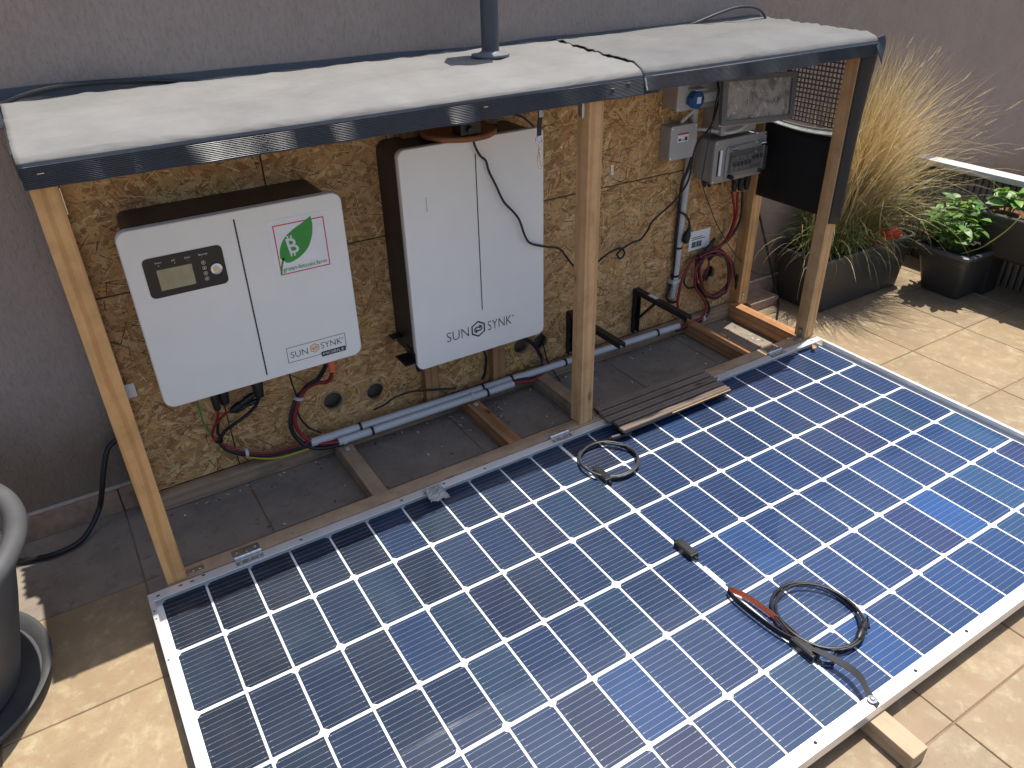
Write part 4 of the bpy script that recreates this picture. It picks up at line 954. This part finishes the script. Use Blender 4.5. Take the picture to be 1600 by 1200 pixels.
fobj('housing', mb, BOXG, FLD, bevel=.003)
fobj('latch', MB().box(W2+.0005, W2+.005, -.006, .004, -.010, .012), BLACK, FLD)
tb = MB().box(1.86, 1.90, .325, .403, .730, .800)
tag(obj('lamp_terminal_box', MB().prism(rrect(1.895, 2.050, .7100, .7960, .006, 3), .318, .4030), BOXS, None, (1.97, .36, .71), bevel=.003), 'grey terminal housing on the board below the floodlight', 'box')

# ------------------------------------------------------------------ pvc conduits
def conduit(name, pts, r, mat, label, clips=(), group=None):
    o = tag(obj(name, MB().tube(pts, r, 20), mat, None, tuple(pts[0]), smooth=True), label, 'conduit', group)
    for p, d in clips:
        p = Vector(p); d = Vector(d).normalized()
        obj('cable_tie', MB().tube([p-d*.0035, p+d*.0035], r+.0022, 20), BLACK, o, tuple(p), smooth=True)
    return o
c1 = conduit('conduit', [(.470, .352, .0745), (1.1645, .352, .0605)], .0122, PVC, 'grey plastic conduit, upper and rear of the pair along floor', [((.615, .352, .0715), (1, 0, -.02)), ((1.125, .352, .0613), (1, 0, -.02)), ((1.02, .352, .0634), (1, 0, -.02))])
c2 = conduit('conduit', [(.540, .325, .0660), (1.1150, .325, .0625)], .0108, PVC, 'shorter grey conduit, front of the pair, with red and black cable ends', [((.640, .325, .0654), (1, 0, 0)), ((1.020, .325, .0630), (1, 0, 0))])
c3 = conduit('conduit', [(1.1660, .352, .0605), (1.8200, .343, .0570)], .0110, PVC, 'single grey conduit running behind middle post under the brackets', [((1.33, .350, .0596), (1, 0, 0)), ((1.40, .349, .0592), (1, 0, 0)), ((1.72, .3445, .0575), (1, 0, 0))])
c4 = conduit('conduit', [(1.8430, .391, .800), (1.8410, .391, .640), (1.8330, .391, .46), (1.8250, .391, .150)], .0125, PVC2, 'upright pale conduit below the grey boxes', [((1.829, .391, .335), (0, 0, 1)), ((1.8262, .391, .233), (0, 0, 1))])
obj('wall_clip', MB().box(1.806, 1.844, .375, .4035, .205, .219), PVC2, c4, (1.825, .39, .21), bevel=.002)
for par, x, y in ((c2, .556, .325), (c2, .970, .325)):
    mb = MB().tube([(x-.005, y, .0655), (x+.005, y, .0655)], .0125, 18); mb.box(x-.005, x+.005, y-.024, y-.011, .0460, .0490)
    k = obj('saddle_clip', mb, PVC, par, (x, y, .06), smooth=True); screw(x, y-.018, .049, k)

# ------------------------------------------------------------------ black shelf brackets
def bracket(x, zt, yend, label):
    t_ = thing('shelf_bracket', label, 'bracket', (x+.012, .39, .06), 'pair of black shelf brackets')
    u = obj('upright', MB().box(x, x+.024, .4000, .4036, .058, zt).box(x, x+.0025, .386, .3999, .058, zt).box(x+.0215, x+.024, .386, .3999, .058, zt), BLACKM, t_, (x, .4, .14))
    for z in (.075, .120, .165): screw(x+.012, .4000, z, u, 'y', .003)
    obj('arm', MB().box(x+.001, x+.023, yend, .3995, zt-.0035, zt-.0005).box(x+.001, x+.0035, yend, .385, zt-.017, zt-.0036).box(x+.0205, x+.023, yend, .385, zt-.017, zt-.0036), BLACKM, t_, (x, .3, zt))
    obj('brace', MB().tube([(x+.012, .399, .095), (x+.012, .29, zt-.006)], .0052, 8), BLACKM, t_, (x, .35, .15), smooth=True)
    return t_
bracket(1.372, .212, .128, 'black angled shelf bracket partly hidden behind middle post')
b_ = bracket(1.650, .222, .140, 'black angled shelf bracket in open bay right of middle post')
obj('sticker', MB().box(1.6560, 1.6720, .295, .335, .2217, .2223), PAPER, b_, (1.664, .315, .222))
tag(obj('paper_tag', MB().box(1.440, 1.475, .4012, .4022, .098, .150), PAPER, None, (1.457, .4017, .1)), 'small white card on the chipboard right of the middle post', 'card')
tag(obj('paper_tag', MB().box(.0705, .0920, .4000, .4010, .335, .372), PAPER, None, (.08, .4, .335)), 'small white card beside the left post below the inverter', 'card')
lbx = tag(obj('barcode_label', MB().box(1.888, 1.985, .4015, .4025, .302, .372), PAPER, None, (1.936, .402, .3)), 'white printed barcode label on the chipboard above the cable loop', 'label')
mb = MB(); x = 1.902
while x < 1.948:
    w_ = random.choice((.0009, .0016, .0024)); mb.box(x, x+w_, .4010, .4014, .312, .333); x += w_+random.choice((.0009, .0016))
for z in (.340, .347): mb.box(1.900, 1.962-.012*(z > .345), .4010, .4014, z, z+.0025)
obj('barcode', mb, INK, lbx, (1.93, .401, .32))

# ------------------------------------------------------------------ cables
def C(key, r, mat, label, name='cable', **k): return cable(name, CAB[key], r, mat, label, **k)
C('green_l', .0022, GRNC, 'thin green wire hanging below the left end of the inverter', 'wire', cat='wire')
C('red_l', .0036, REDC, 'red cable curving low along the back rail below the inverter')
C('red_b', .0036, REDC, 'short red lead running into the plug below the inverter')
C('blk_a', .0046, RUBBER, 'black cable sweeping from middle plug of inverter along back rail')
C('blk_a2', .0040, RUBBER, 'short black tie-down cable below the left plugs of the inverter')
C('yel_l', .0024, YELC, 'thin yellow wire along the back rail below the inverter', 'wire', cat='wire')
C('thin_l', .0024, RUBBER, 'thin dark lead dropping from inverter to the grey cable clip', 'wire', cat='wire')
C('blk_big', .0062, RUBBER, 'thick black battery cable looping below right end of inverter')
C('red_big', .0058, REDC, 'thick red battery cable below the orange cap of the inverter')
C('thin_l2', .0026, RUBBER, 'thin black lead branching off thick loop towards the conduit', 'wire', cat='wire')
C('red_m', .0058, REDC, 'red cable end leaving front conduit below the battery')
C('blk_m', .0060, RUBBER, 'black cable bending from battery bottom into the front conduit')
C('yel_m', .0022, YELC, 'thin yellow wire hanging below the right end of the battery', 'wire', cat='wire')
C('thin_m', .0024, RUBBER, 'thin black wire dropping past the round holes by middle post', 'wire', cat='wire')
C('blk_n', .0042, RUBBER, 'black lead dropping straight behind the conduits below the battery')
C('thin_n', .0030, RUBBER, 'black lead arching over chipboard between inverter and battery')
C('grn_m', .0022, GRNC, 'short green wire on back rail left of middle post', 'wire', cat='wire')
C('blk_cond', .0050, RUBBER, 'black cord strapped along the upright pale conduit')
pc = C('plugcord', .0036, RUBBER, 'black cord end with a plug beside the upright conduit')
o = obj('plug', MB().tube([Vector(CAB['plugcord'][-1])+Vector(d) for d in ((0, 0, .012), (-.004, -.001, .002), (-.010, -.002, -.012), (-.016, -.002, -.034), (-.020, -.002, -.040))], [.0045, .0075, .013, .0135, .009], 12), BLACK, pc, CAB['plugcord'][-1], smooth=True)
C('redc1', .0044, REDC, 'red cable from breaker box, outermost left strand of the loop')
C('redc2', .0044, REDC, 'red cable from breaker box down to the floor conduit')
C('blkc3', .0046, RUBBER, 'black cable from breaker box alongside the red pair')
C('loopr', .0044, REDC, 'coiled red cable loop on the chipboard beside the back post')
C('loopb', .0038, RUBBER, 'black half-loop beside the coiled red cable ending at a plug')
cable('cable', [(x+.005, y+.004, z-.006) for x, y, z in CAB['redc1']], .0040, RUBBER, 'black cable running beside outermost red strand of the loop')
cable('cable', [(x-.005, y+.003, z+.008) for x, y, z in CAB['loopr']], .0038, RUBBER, 'black coil nested with the red cable loop by back post')
cable('cable', [(x-.007+.012*math.sin(i), y-.004, z-.010+.006*math.cos(i*1.7)) for i, (x, y, z) in enumerate(CAB['loopr'][1:12])], .0042, RUBBER, 'loose black coil slightly lower than the main cable loop')
C('loopr2', .0034, REDC, 'short red strand inside the cable loop')
C('loopb2', .0036, RUBBER, 'short black strand left of the cable loop')
C('dev', .0032, RUBBER, 'long black cord from adapter across battery front to right boxes', n=4)
C('thinr', .0018, CABLEG, 'thin grey cord hanging over the breaker box and back post', 'wire', cat='wire')
C('white', .0052, WHITEC, 'white cable from junction box to the floodlight')
C('white2', .0056, WHITEC, 'short white cable between the two small grey boxes')
C('outr', .0042, RUBBER, 'black cord hanging outside the stand in front of grass planter')
C('leftcab', .0068, RUBBER, 'thick black cable from stand down the wall to the round pot')
C('topl', .0046, RUBBER, 'black cable arching over left rear edge of the roof cover')
C('topr', .0036, CABLEG, 'grey cable arching over right rear edge of the roof cover')
C('battop', .0028, RUBBER, 'short black lead over the top right of the battery', 'wire', cat='wire')
def loose_conn(p0, p1, r, label, name='plug_connector'):
    o = conn(None, p0, p1, r, name); return tag(o, label, 'connector')
def P3(k, i): return Vector(CAB[k][i])
a = P3('red_b', 0)
loose_conn(a+Vector((-.004, 0, -.002)), a+Vector((.062, -.01, .036)), .0100, 'black ribbed plug pointing up right below the inverter')
loose_conn(a+Vector((.002, .012, -.010)), a+Vector((.076, .008, .006)), .0080, 'longer black plug lying below the upper one under inverter')
a = P3('redc2', 4)
loose_conn(a+Vector((-.052, .004, -.004)), a+Vector((-.014, 0, .040)), .0080, 'black connector standing over the barcode label')
loose_conn(a+Vector((-.070, .004, -.030)), a+Vector((-.030, 0, -.002)), .0075, 'black connector left of the barcode label edge')
loose_conn(a+Vector((-.030, .006, -.040)), a+Vector((.022, .004, -.006)), .0080, 'black connector below the breaker box cables')
a = P3('loopb', 6); loose_conn(a+Vector((-.004, -.004, .03)), a+Vector((.004, -.004, -.035)), .0080, 'black connector hanging against the right back post')
for pts, lab in (((2.0085, .382, .158), 'folded brown tape around the lower cable loop'), ((1.985, .384, .185), 'brown tape patch inside the cable loop')):
    x, y, z = pts
    tag(obj('tape_wrap', MB().grid(lambda u, v: (x-.016+.032*u, y-.012-.004*math.sin(math.pi*u)-.003*v, z-.014+.030*v-.006*u), 5, 4), TAPE, None, pts), lab, 'tape').modifiers.new('t', 'SOLIDIFY').thickness = .001
def ring(c, axis, r, mat, label, name='cable_clip'):
    c = Vector(c); axis = Vector(axis).normalized()
    return tag(obj(name, MB().tube([c-axis*.004, c+axis*.004], r, 16), mat, None, tuple(c), smooth=True), label, 'clip')
q = P3('red_l', 7); ring(q+Vector((0, .001, -.002)), (1, 0, -.1), .0125, PVC, 'grey clip around the red and black cables below inverter')
q = P3('blk_big', 6); ring(q+Vector((.004, 0, 0)), (.3, 0, 1), .0135, PVC, 'grey clip pinching the thick cables beside the round hole')
q = P3('blkc3', 12); ring(q+Vector((0, 0, .006)), (1, 0, -.3), .0125, PVC, 'grey clip around cables on back rail at the right bay')
q = P3('blk_a', 6); ring(q+Vector((0, 0, 0)), (.2, 0, 1), .0100, BLACK, 'black tie around the cables below left plugs', 'cable_tie')
q = P3('redc2', 6); ring(q+Vector((0, 0, .004)), (.5, 0, .6), .0130, BLACK, 'black tie at the neck of the right cable loop', 'cable_tie')

# ------------------------------------------------------------------ lanyard clipped under the roof edge
ly = thing('lanyard', 'short black lanyard with a steel snap hook hanging from roof edge', 'lanyard', (1.030, .046, .95))
lp = [(1.0355, .046, .958), (1.034, .045, .930), (1.031, .0445, .905), (1.0305, .044, .888)]
obj('strap', ribbon(smooth_path(lp, 4), (.0125, .002, 0), .002, 0, 0), [STRAPB], ly, lp[0])
obj('woven_tag', MB().box(1.0290, 1.0395, .0415, .0425, .928, .950), BOXG, ly, (1.034, .042, .94))
mb = MB(); cR = (1.0300, .044, .878)
mb.tube([(cR[0]+.0085*math.cos(a*math.pi/10), cR[1], cR[2]+.0085*math.sin(a*math.pi/10)) for a in range(21)], .0016, 8)
obj('ring', mb, STEEL, ly, cR, smooth=True)
hk = [(1.0300, .044, .870), (1.0300, .0435, .858), (1.0285, .043, .850), (1.0270, .043, .835), (1.0285, .043, .820), (1.0325, .043, .815), (1.0355, .043, .822), (1.0345, .043, .842), (1.0315, .043, .856)]
obj('snap_hook', MB().tube(smooth_path(hk, 4), .0022, 8), STEEL, ly, hk[0], smooth=True)

# ------------------------------------------------------------------ mast on the roof cover
ms = thing('mast', 'dark slate pole on a round flange standing on the roof cover', 'pole', (1.066, .312, 1.02))
obj('tube', MB().tube([(1.066, .312, 1.024), (1.066, .312, 1.30)], .0215, 28), POLE, ms, (1.066, .312, 1.1), smooth=True)
obj('base_flange', MB().lathe([(.0005, 0), (.046, 0), (.047, .002), (.047, .005), (.030, .007), (.024, .010), (.022, .012)], (1.066, .312, 1.0235), 40), DISCG, ms, (1.066, .312, 1.024), smooth=True)
obj('head', MB().lathe([(.0005, .0), (.050, 0), (.056, .004), (.056, .030), (.050, .036), (.0005, .040)], (1.066, .312, 1.298), 40), POLE, ms, (1.066, .312, 1.3), smooth=True)

# ------------------------------------------------------------------ big round pot on the left
PC = (-.448, .005)
pt = thing('round_pot', 'large dark grey round plant pot with a rolled rim at the left edge', 'plant pot', (PC[0], PC[1], .02))
prof = [(.0005, .020), (.165, .020), (.172, .024), (.186, .07), (.222, .20), (.250, .315), (.253, .330), (.268, .336)]
for k in range(13):
    a = math.radians(-80+k*20); prof.append((.268+.0185*math.cos(a), .3555+.0185*math.sin(a)))
prof += [(.250, .366), (.243, .345), (.236, .325)]
obj('pot_wall', MB().lathe(prof, (PC[0], PC[1], 0), 96), POTG, pt, (PC[0], PC[1], .02), smooth=True)
def dirt(u, v):
    r = .243*v; a = 2*math.pi*u
    x, y = r*math.cos(a), r*math.sin(a)
    return (PC[0]+x, PC[1]+y, .318+.012*noise.noise(Vector((x*14, y*14, 1)))+.006*noise.noise(Vector((x*50, y*50, 4))))
obj('soil', MB().grid(dirt, 48, 14), SOIL, pt, (PC[0], PC[1], .32), smooth=True)
tag(obj('pot_saucer', MB().lathe([(.0005, .002), (.200, .002), (.216, .008), (.229, .030), (.232, .033), (.229, .0355), (.222, .034), (.206, .012), (.0005, .010)], (PC[0], PC[1], 0), 96), POTG, None, (PC[0], PC[1], 0), smooth=True), 'round grey saucer under the large pot at the left edge', 'saucer')

# ------------------------------------------------------------------ rectangular planters
def trough(name, label, bot, top, h, lip, z0=0.002, soil=SOIL, r=.03, rim=.012):
    """bot/top = x0,x1,y0,y1"""
    cx, cy = (top[0]+top[1])/2, (top[2]+top[3])/2
    t_ = thing(name, label, 'planter', (cx, cy, z0))
    def loop(b, z, rr): return [(x, y, z) for x, y in rrect(b[0], b[1], b[2], b[3], rr, 5)]
    def grow(b, d): return (b[0]-d, b[1]+d, b[2]-d, b[3]+d)
    rings = [loop(grow(bot, -.006), z0, r*.8), loop(bot, z0+.006, r*.8), loop(top, z0+h-lip, r), loop(grow(top, rim), z0+h-lip+.001, r+rim*.5), loop(grow(top, rim+.002), z0+h-.004, r+rim*.5), loop(grow(top, rim-.002), z0+h, r+rim*.5), loop(grow(top, -.003), z0+h-.001, r), loop(grow(top, -.005), z0+h-.05, r)]
    mb = MB(); n = len(rings[0]); vs = [p for rg in rings for p in rg]
    fs = [(i*n+k, i*n+(k+1) % n, (i+1)*n+(k+1) % n, (i+1)*n+k) for i in range(len(rings)-1) for k in range(n)]+[tuple(range(n-1, -1, -1))]
    ms_ = [0]*(2*n)+[1]*(4*n)+[0]*n+[0]
    mb.add(vs, fs); mb.m = ms_
    obj('trough', mb, [PLANT, PLANTR], t_, (cx, cy, z0), smooth=True)
    g = grow(top, -.004)
    def s_(u, v):
        x = g[0]+(g[1]-g[0])*u; y = g[2]+(g[3]-g[2])*v
        return (x, y, z0+h-.022+.010*noise.noise(Vector((x*18, y*18, 2)))+.006*noise.noise(Vector((x*60, y*60, 4))))
    obj('soil', MB().grid(s_, 36, 20), soil, t_, (cx, cy, z0+h), smooth=True)
    return t_
trough('long_planter', 'long dark planter holding the tall dry grass', (2.392, 2.885, .205, .405), (2.375, 2.915, .196, .424), .215, .012, rim=.004)
trough('square_planter', 'dark planter with a rounded rim holding the bushy leafy plant', (2.930, 3.115, -.018, .140), (2.880, 3.150, -.042, .165), .195, .016, r=.024, rim=.013)
trough('raised_planter', 'dark planter standing higher than the others at right edge of picture', (3.020, 3.160, -.52, .000), (2.990, 3.165, -.55, .020), .168, .012, z0=.178, soil=SOILR, r=.022, rim=.007)
ck = thing('planter_stand', 'low dark stand under the raised planter by the fence', 'stand', (3.09, -.27, 0))
for y in (-.50, -.27, -.03): obj('post', MB().box(3.060, 3.150, y-.012, y+.012, .002, .160), FENCEB, ck, (3.1, y, .08), bevel=.002)
for x in (3.062, 3.105, 3.148): obj('slat', MB().box(x-.010, x+.010, -.53, -.005, .161, .176), FENCEB, ck, (x, -.27, .17), bevel=.002)
tag(board('paver', (2.195, .350, .001), (2.345, .437, .036), SKIRT, None), 'brown paver lying against the wall behind the back post', 'paver')

# ------------------------------------------------------------------ tall grass
def blade(mb, base, az, tilt, L, droop, w0, col0, col1, seg=7, twist=0.0):
    p = Vector(base); th = tilt; o = len(mb.v)
    dirh = Vector((math.cos(az), math.sin(az), 0)); side = Vector((-math.sin(az), math.cos(az), 0))
    for i in range(seg+1):
        u = i/seg; w_ = w0*(1-.9*u**1.6)
        s2 = side*math.cos(twist*u)+Vector((0, 0, 1))*math.sin(twist*u)*.3
        c = tuple(a*(1-u)+b*u for a, b in zip(col0, col1))
        mb.v += [tuple(p-s2*w_/2), tuple(p+s2*w_/2)]; mb.c += [c, c]
        d = dirh*math.sin(th)+Vector((0, 0, 1))*math.cos(th)
        p = p+d*(L/seg)+Vector((rnd.gauss(0, 1), rnd.gauss(0, 1), 0))*L*.010; p.z = max(p.z, .012)
        th += droop/seg*(1+1.2*u)
    for i in range(seg):
        a = o+2*i; mb.f.append((a, a+1, a+3, a+2)); mb.m.append(0)
    return p
GR = thing('tall_dry_grass', 'tall straw-coloured ornamental grass with feathery heads', 'grass plant', (2.62, .31, .21))
rnd = random.Random(3)
straw = [(.70, .50, .22), (.78, .61, .32), (.62, .44, .18), (.82, .70, .45), (.55, .41, .18)]
green = [(.10, .15, .035), (.16, .19, .05), (.22, .22, .07), (.07, .11, .03)]
mb = MB(); mb.c = []; heads = []
for i in range(2400):
    bx = 2.600+rnd.gauss(0, .055); by = .315+rnd.gauss(0, .030); by = min(max(by, .23), .395)
    az = rnd.gauss(-.15, 1.25); tilt = abs(rnd.gauss(.16, .16)); L = rnd.uniform(.36, .74)*(1.05 if tilt < .35 else .92)
    if math.sin(az) > .1: tilt *= .35
    if math.cos(az) < -.2: tilt *= .55
    s_ = rnd.choice(straw); g_ = rnd.choice(green)
    c0 = tuple(a*.35+b*.65 for a, b in zip(g_, s_)); k = rnd.uniform(.8, 1.15)
    tip = blade(mb, (bx, by, .200), az, tilt, L, abs(rnd.gauss(.35, .5)), rnd.uniform(.0018, .0042), c0, tuple(x*k for x in s_), 7, rnd.uniform(-1.5, 1.5))
for i in range(260):
    bx = 2.62+rnd.gauss(0, .06); by = .30+rnd.gauss(0, .03); by = min(max(by, .23), .38)
    s_ = rnd.choice(straw); g_ = rnd.choice(green)
    blade(mb, (bx, by, .200), rnd.gauss(-.35, .45), rnd.uniform(.25, .75), rnd.uniform(.35, .6), rnd.uniform(.6, 1.9), rnd.uniform(.0018, .0036), g_, rnd.choice((s_, s_, (.30, .30, .10))), 9, rnd.uniform(-2, 2))
obj('dry_blades', mb, BLADE, GR, (2.62, .31, .21), smooth=True)
stuff(GR.children[-1])
mb = MB(); mb.c = []
for i in range(1300):
    bx = 2.585+rnd.gauss(0, .075); by = .300+rnd.gauss(0, .035); by = min(max(by, .215), .39)
    az = rnd.uniform(-math.pi, math.pi); tilt = abs(rnd.gauss(.5, .3)); L = rnd.uniform(.13, .36)
    if math.sin(az) > .2: tilt *= .5
    g_ = rnd.choice(green); e = rnd.choice(green+straw[:1]); k = rnd.uniform(.8, 1.2)
    blade(mb, (bx, by, .198), az, tilt, L, abs(rnd.gauss(.8, .5)), rnd.uniform(.0018, .0034), tuple(x*k for x in g_), e, 7, rnd.uniform(-1, 1))
# long stray blades spilling over the rim and through the stand's open side
for i in range(70):
    bx = rnd.choice((rnd.uniform(2.42, 2.56), rnd.uniform(2.40, 2.85))); by = rnd.uniform(.215, .33)
    az = rnd.choice((rnd.uniform(-2.2, -.5), rnd.uniform(2.6, 3.7)))
    blade(mb, (bx, by, .200), az, rnd.uniform(.5, 1.0), rnd.uniform(.16, .36), rnd.uniform(.7, 2.1), rnd.uniform(.0018, .003), rnd.choice(green), rnd.choice(straw+green), 9, rnd.uniform(-1, 1))
o = stuff(obj('green_blades', mb, BLADE, GR, (2.62, .31, .21), smooth=True))
hm = MB(); hm.c = []
for i in range(34):
    bx = 2.61+rnd.gauss(0, .05); by = .315+rnd.gauss(0, .025)
    az = rnd.uniform(-1.7, .55); tilt = rnd.uniform(.03, .42); L = rnd.uniform(.52, .72)
    if i < 9: az = rnd.uniform(-.7, .2); tilt = rnd.uniform(.45, .75)
    s_ = rnd.choice(straw)
    n0 = len(hm.v); tip = blade(hm, (bx, by, .20), az, tilt, L, rnd.uniform(.15, .55), .0013, (.35, .30, .10), s_, 9)
    p0 = Vector(hm.v[-4]); d = (tip-Vector(hm.v[-2])).normalized() if (tip-Vector(hm.v[-2])).length > 1e-5 else Vector((0, 0, 1))
    q = Vector(hm.v[-1])
    HL = rnd.uniform(.035, .075)
    for k in range(46):
        u = k/46; c_ = q+d*HL*u; a = rnd.uniform(0, 6.283)
        rr = Vector((math.cos(a), math.sin(a), rnd.uniform(-.3, .5))).normalized(); rr = (rr-d*rr.dot(d)).normalized()
        e = c_+d*.010+rr*.0055*math.sin(math.pi*min(1, u+.12))
        sd_ = d.cross(rr)*.0007; b0 = len(hm.v)
        hm.v += [tuple(c_-sd_), tuple(c_+sd_), tuple(e)]; cl = (.72, .58, .36) if rnd.random() < .7 else (.80, .72, .55)
        hm.c += [cl, cl, cl]; hm.f.append((b0, b0+1, b0+2)); hm.m.append(0)
stuff(obj('seed_heads', hm, BLADE, GR, (2.62, .31, .21)))

# ------------------------------------------------------------------ leafy plants
def leaf_mesh(nm, L, W, mat, fold=.25, curl=.3):
    mb = MB(); rows = 7
    vs = []; 
    for i in range(rows+1):
        u = i/rows; w_ = W*math.sin(math.pi*min(1, u*.93+.07))**.8*(1-.15*u); z = -curl*L*u*u
        if i == rows: w_ = .0004
        vs += [(L*u, -w_/2, z+fold*w_/2), (L*u, 0, z), (L*u, w_/2, z+fold*w_/2)]
    fs = []
    for i in range(rows):
        a = 3*i; fs += [(a, a+3, a+4, a+1), (a+1, a+4, a+5, a+2)]
    me = bpy.data.meshes.new(nm); me.from_pydata(vs, [], fs); me.materials.append(mat)
    me.polygons.foreach_set('use_smooth', [True]*len(me.polygons)); return me
LM = [leaf_mesh('leaf', .052, .030, LEAF), leaf_mesh('leaf', .046, .024, LEAF, .15, .5), leaf_mesh('leaf', .040, .025, LEAF2, .3, .2)]
def bush(name, label, cx, cy, z0, n, rx, ry, hmin, hmax, scale, seed, lean=(0, 0)):
    t_ = thing(name, label, 'plant', (cx, cy, z0)); r_ = random.Random(seed); sb = MB()
    for i in range(n):
        a = r_.uniform(0, 6.283); k = math.sqrt(r_.random()); h = r_.uniform(hmin, hmax)*(1-.35*k)
        tip = Vector((cx+rx*k*math.cos(a)+lean[0]*h, cy+ry*k*math.sin(a)+lean[1]*h, z0+h)); b0 = Vector((cx+rx*.25*math.cos(a), cy+ry*.25*math.sin(a), z0-.01))
        md = b0.lerp(tip, .5)+Vector((0, 0, .02)); sb.tube(smooth_path([b0, md, tip], 3), [.0016]*6+[.0009], 5)
        for q in range(3):
            o = link('leaf', r_.choice(LM), t_, tuple(tip.lerp(md, .22*q)))
            s_ = scale*r_.uniform(.7, 1.2); o.scale = (s_, s_, s_)
            o.rotation_euler = (r_.uniform(-.5, .5), r_.uniform(-.85, .25), a+r_.gauss(0, .9)+q*2.1)
    obj('stems', sb, STEM, t_, (cx, cy, z0), smooth=True)
    return t_
bush('bushy_plant', 'bushy bright green plant with rounded leaves beside the grass', 2.985, .075, .185, 84, .150, .120, .05, .215, .95, 11, (.05, .1))
bush('leafy_seedling', 'small broad-leaved green plant in the raised planter', 3.07, -.035, .335, 12, .06, .06, .04, .10, 1.2, 5)
bush('leafy_seedling', 'second broad-leaved green plant, cut by right edge of picture', 3.07, -.19, .335, 14, .06, .08, .05, .12, 1.2, 8)
cable('trailing_stem', [(3.02, -.10, .345), (2.99, -.12, .352), (2.965, -.10, .30), (2.935, -.055, .235), (2.915, -.015, .205), (2.905, .0, .195)], .0024, STEM, 'pale trailing stem hanging from raised planter to the leafy one', 'stem')
cable('curved_tendril', [(3.06, .0, .345), (3.06, .01, .375), (3.05, .02, .40), (3.045, .03, .43), (3.05, .028, .445)], .0018, STEM, 'thin curved tendril rising against the fence slats', 'stem')
# red bloom and yellow bloom among the grass
fl_ = thing('red_flower', 'bright red flower lying on the rim of the grass planter', 'flower', (2.735, .215, .222)); r_ = random.Random(4)
pm = leaf_mesh('petal', .040, .030, FLOWER, .35, .35)
for i in range(44):
    o = link('petal', pm, fl_, (2.735+r_.gauss(0, .030), .205+r_.gauss(0, .010), .224+r_.uniform(0, .030)))
    s_ = r_.uniform(.5, 1.05); o.scale = (s_, s_, s_); o.rotation_euler = (r_.uniform(-.8, .8), r_.uniform(-1.0, .1), r_.uniform(0, 6.28))
yf = thing('yellow_flower', 'tiny yellow flower above the right end of the grass planter', 'flower', (2.80, .20, .26))
pm = leaf_mesh('petal', .009, .008, YFLOW, .3, -.5)
for i in range(6):
    o = link('petal', pm, yf, (2.80, .20, .275)); o.rotation_euler = (0, -.7, i*1.047)
obj('stalk', MB().tube([(2.80, .21, .20), (2.802, .204, .25), (2.80, .20, .275)], .0012, 5), STEM, yf, (2.8, .2, .24), smooth=True)

# ------------------------------------------------------------------ small loose things
def crumple(u, v):
    x = .640+.050*u; y = -.052+.046*v
    return (x+.006*noise.noise(Vector((u*4, v*4, 1))), y+.012*u*(v-.5)+.006*noise.noise(Vector((u*4, v*4, 6))), .0685+.0110*abs(noise.noise(Vector((u*5, v*5, 3))))+.004*(1-u)*v-.010*max(0, .45-v))
o = tag(obj('foil_scrap', MB().grid(crumple, 9, 9), SCRAP, None, (.665, -.03, .068)), 'crumpled scrap of pale foil tape on solar panel frame', 'scrap'); o.modifiers.new('t', 'SOLIDIFY').thickness = .0008
dl = leaf_mesh('dry', .026, .016, DRYLEAF, .6, .5)
for (x, y, z, rz, sc, lab) in ((2.070, -.036, .060, .4, 1.15, 'curled dry leaf in the right corner of the solar panel'), (1.990, -.034, .056, 2.2, .9, 'smaller dry leaf at edge of shade on solar panel')):
    o = link('dry_leaf', dl, None, (x, y, z)); o.rotation_euler = (.4, -.3, rz); o.scale = (sc, sc, sc); tag(o, lab, 'leaf')
r_ = random.Random(9); mb = MB()
for i in range(420):
    k = r_.random()
    if k < .35: x, y = r_.uniform(.08, 1.86), .365-abs(r_.gauss(0, .025))
    elif k < .55: x, y = .99+r_.gauss(0, .04), .28+r_.gauss(0, .04)
    elif k < .75: x, y = r_.uniform(1.93, 2.09), r_.uniform(.07, .36)
    else: x, y = r_.uniform(.08, 2.08), r_.uniform(.07, .36)
    if not (.075 < y < .365): continue
    if any(a-.012 < x < b+.012 for a, b in ((.535, .577), (.949, .991), (1.215, 1.257), (1.872, 1.914), (2.085, 2.2))): continue
    L = r_.uniform(.001, .005); W = r_.uniform(.0006, .002); a = r_.uniform(0, 3.14); z = .0006+r_.random()*.001
    ca, sa = math.cos(a), math.sin(a); P = [(x+u*ca-v*sa, y+u*sa+v*ca, z+(.0012 if u > 0 else 0)) for u, v in ((-L, -W), (L, -W), (L, W), (-L, W))]
    mb.add(P, [(0, 1, 2, 3)], r_.choice((0, 0, 1, 2)))
o = stuff(obj('floor_debris', mb, [OSB_CORE, SOIL, PAPER], None, (1, .2, 0))); tag(o, 'scattered wood shavings and dirt on the tiles under the stand', 'debris')
tag(obj('wood_offcut', MB().box(1.935, 1.985, .262, .285, .002, .006), WOOD, None, (1.96, .27, .002), bevel=.001), 'thin splinter of wood lying in the right floor bay', 'offcut')
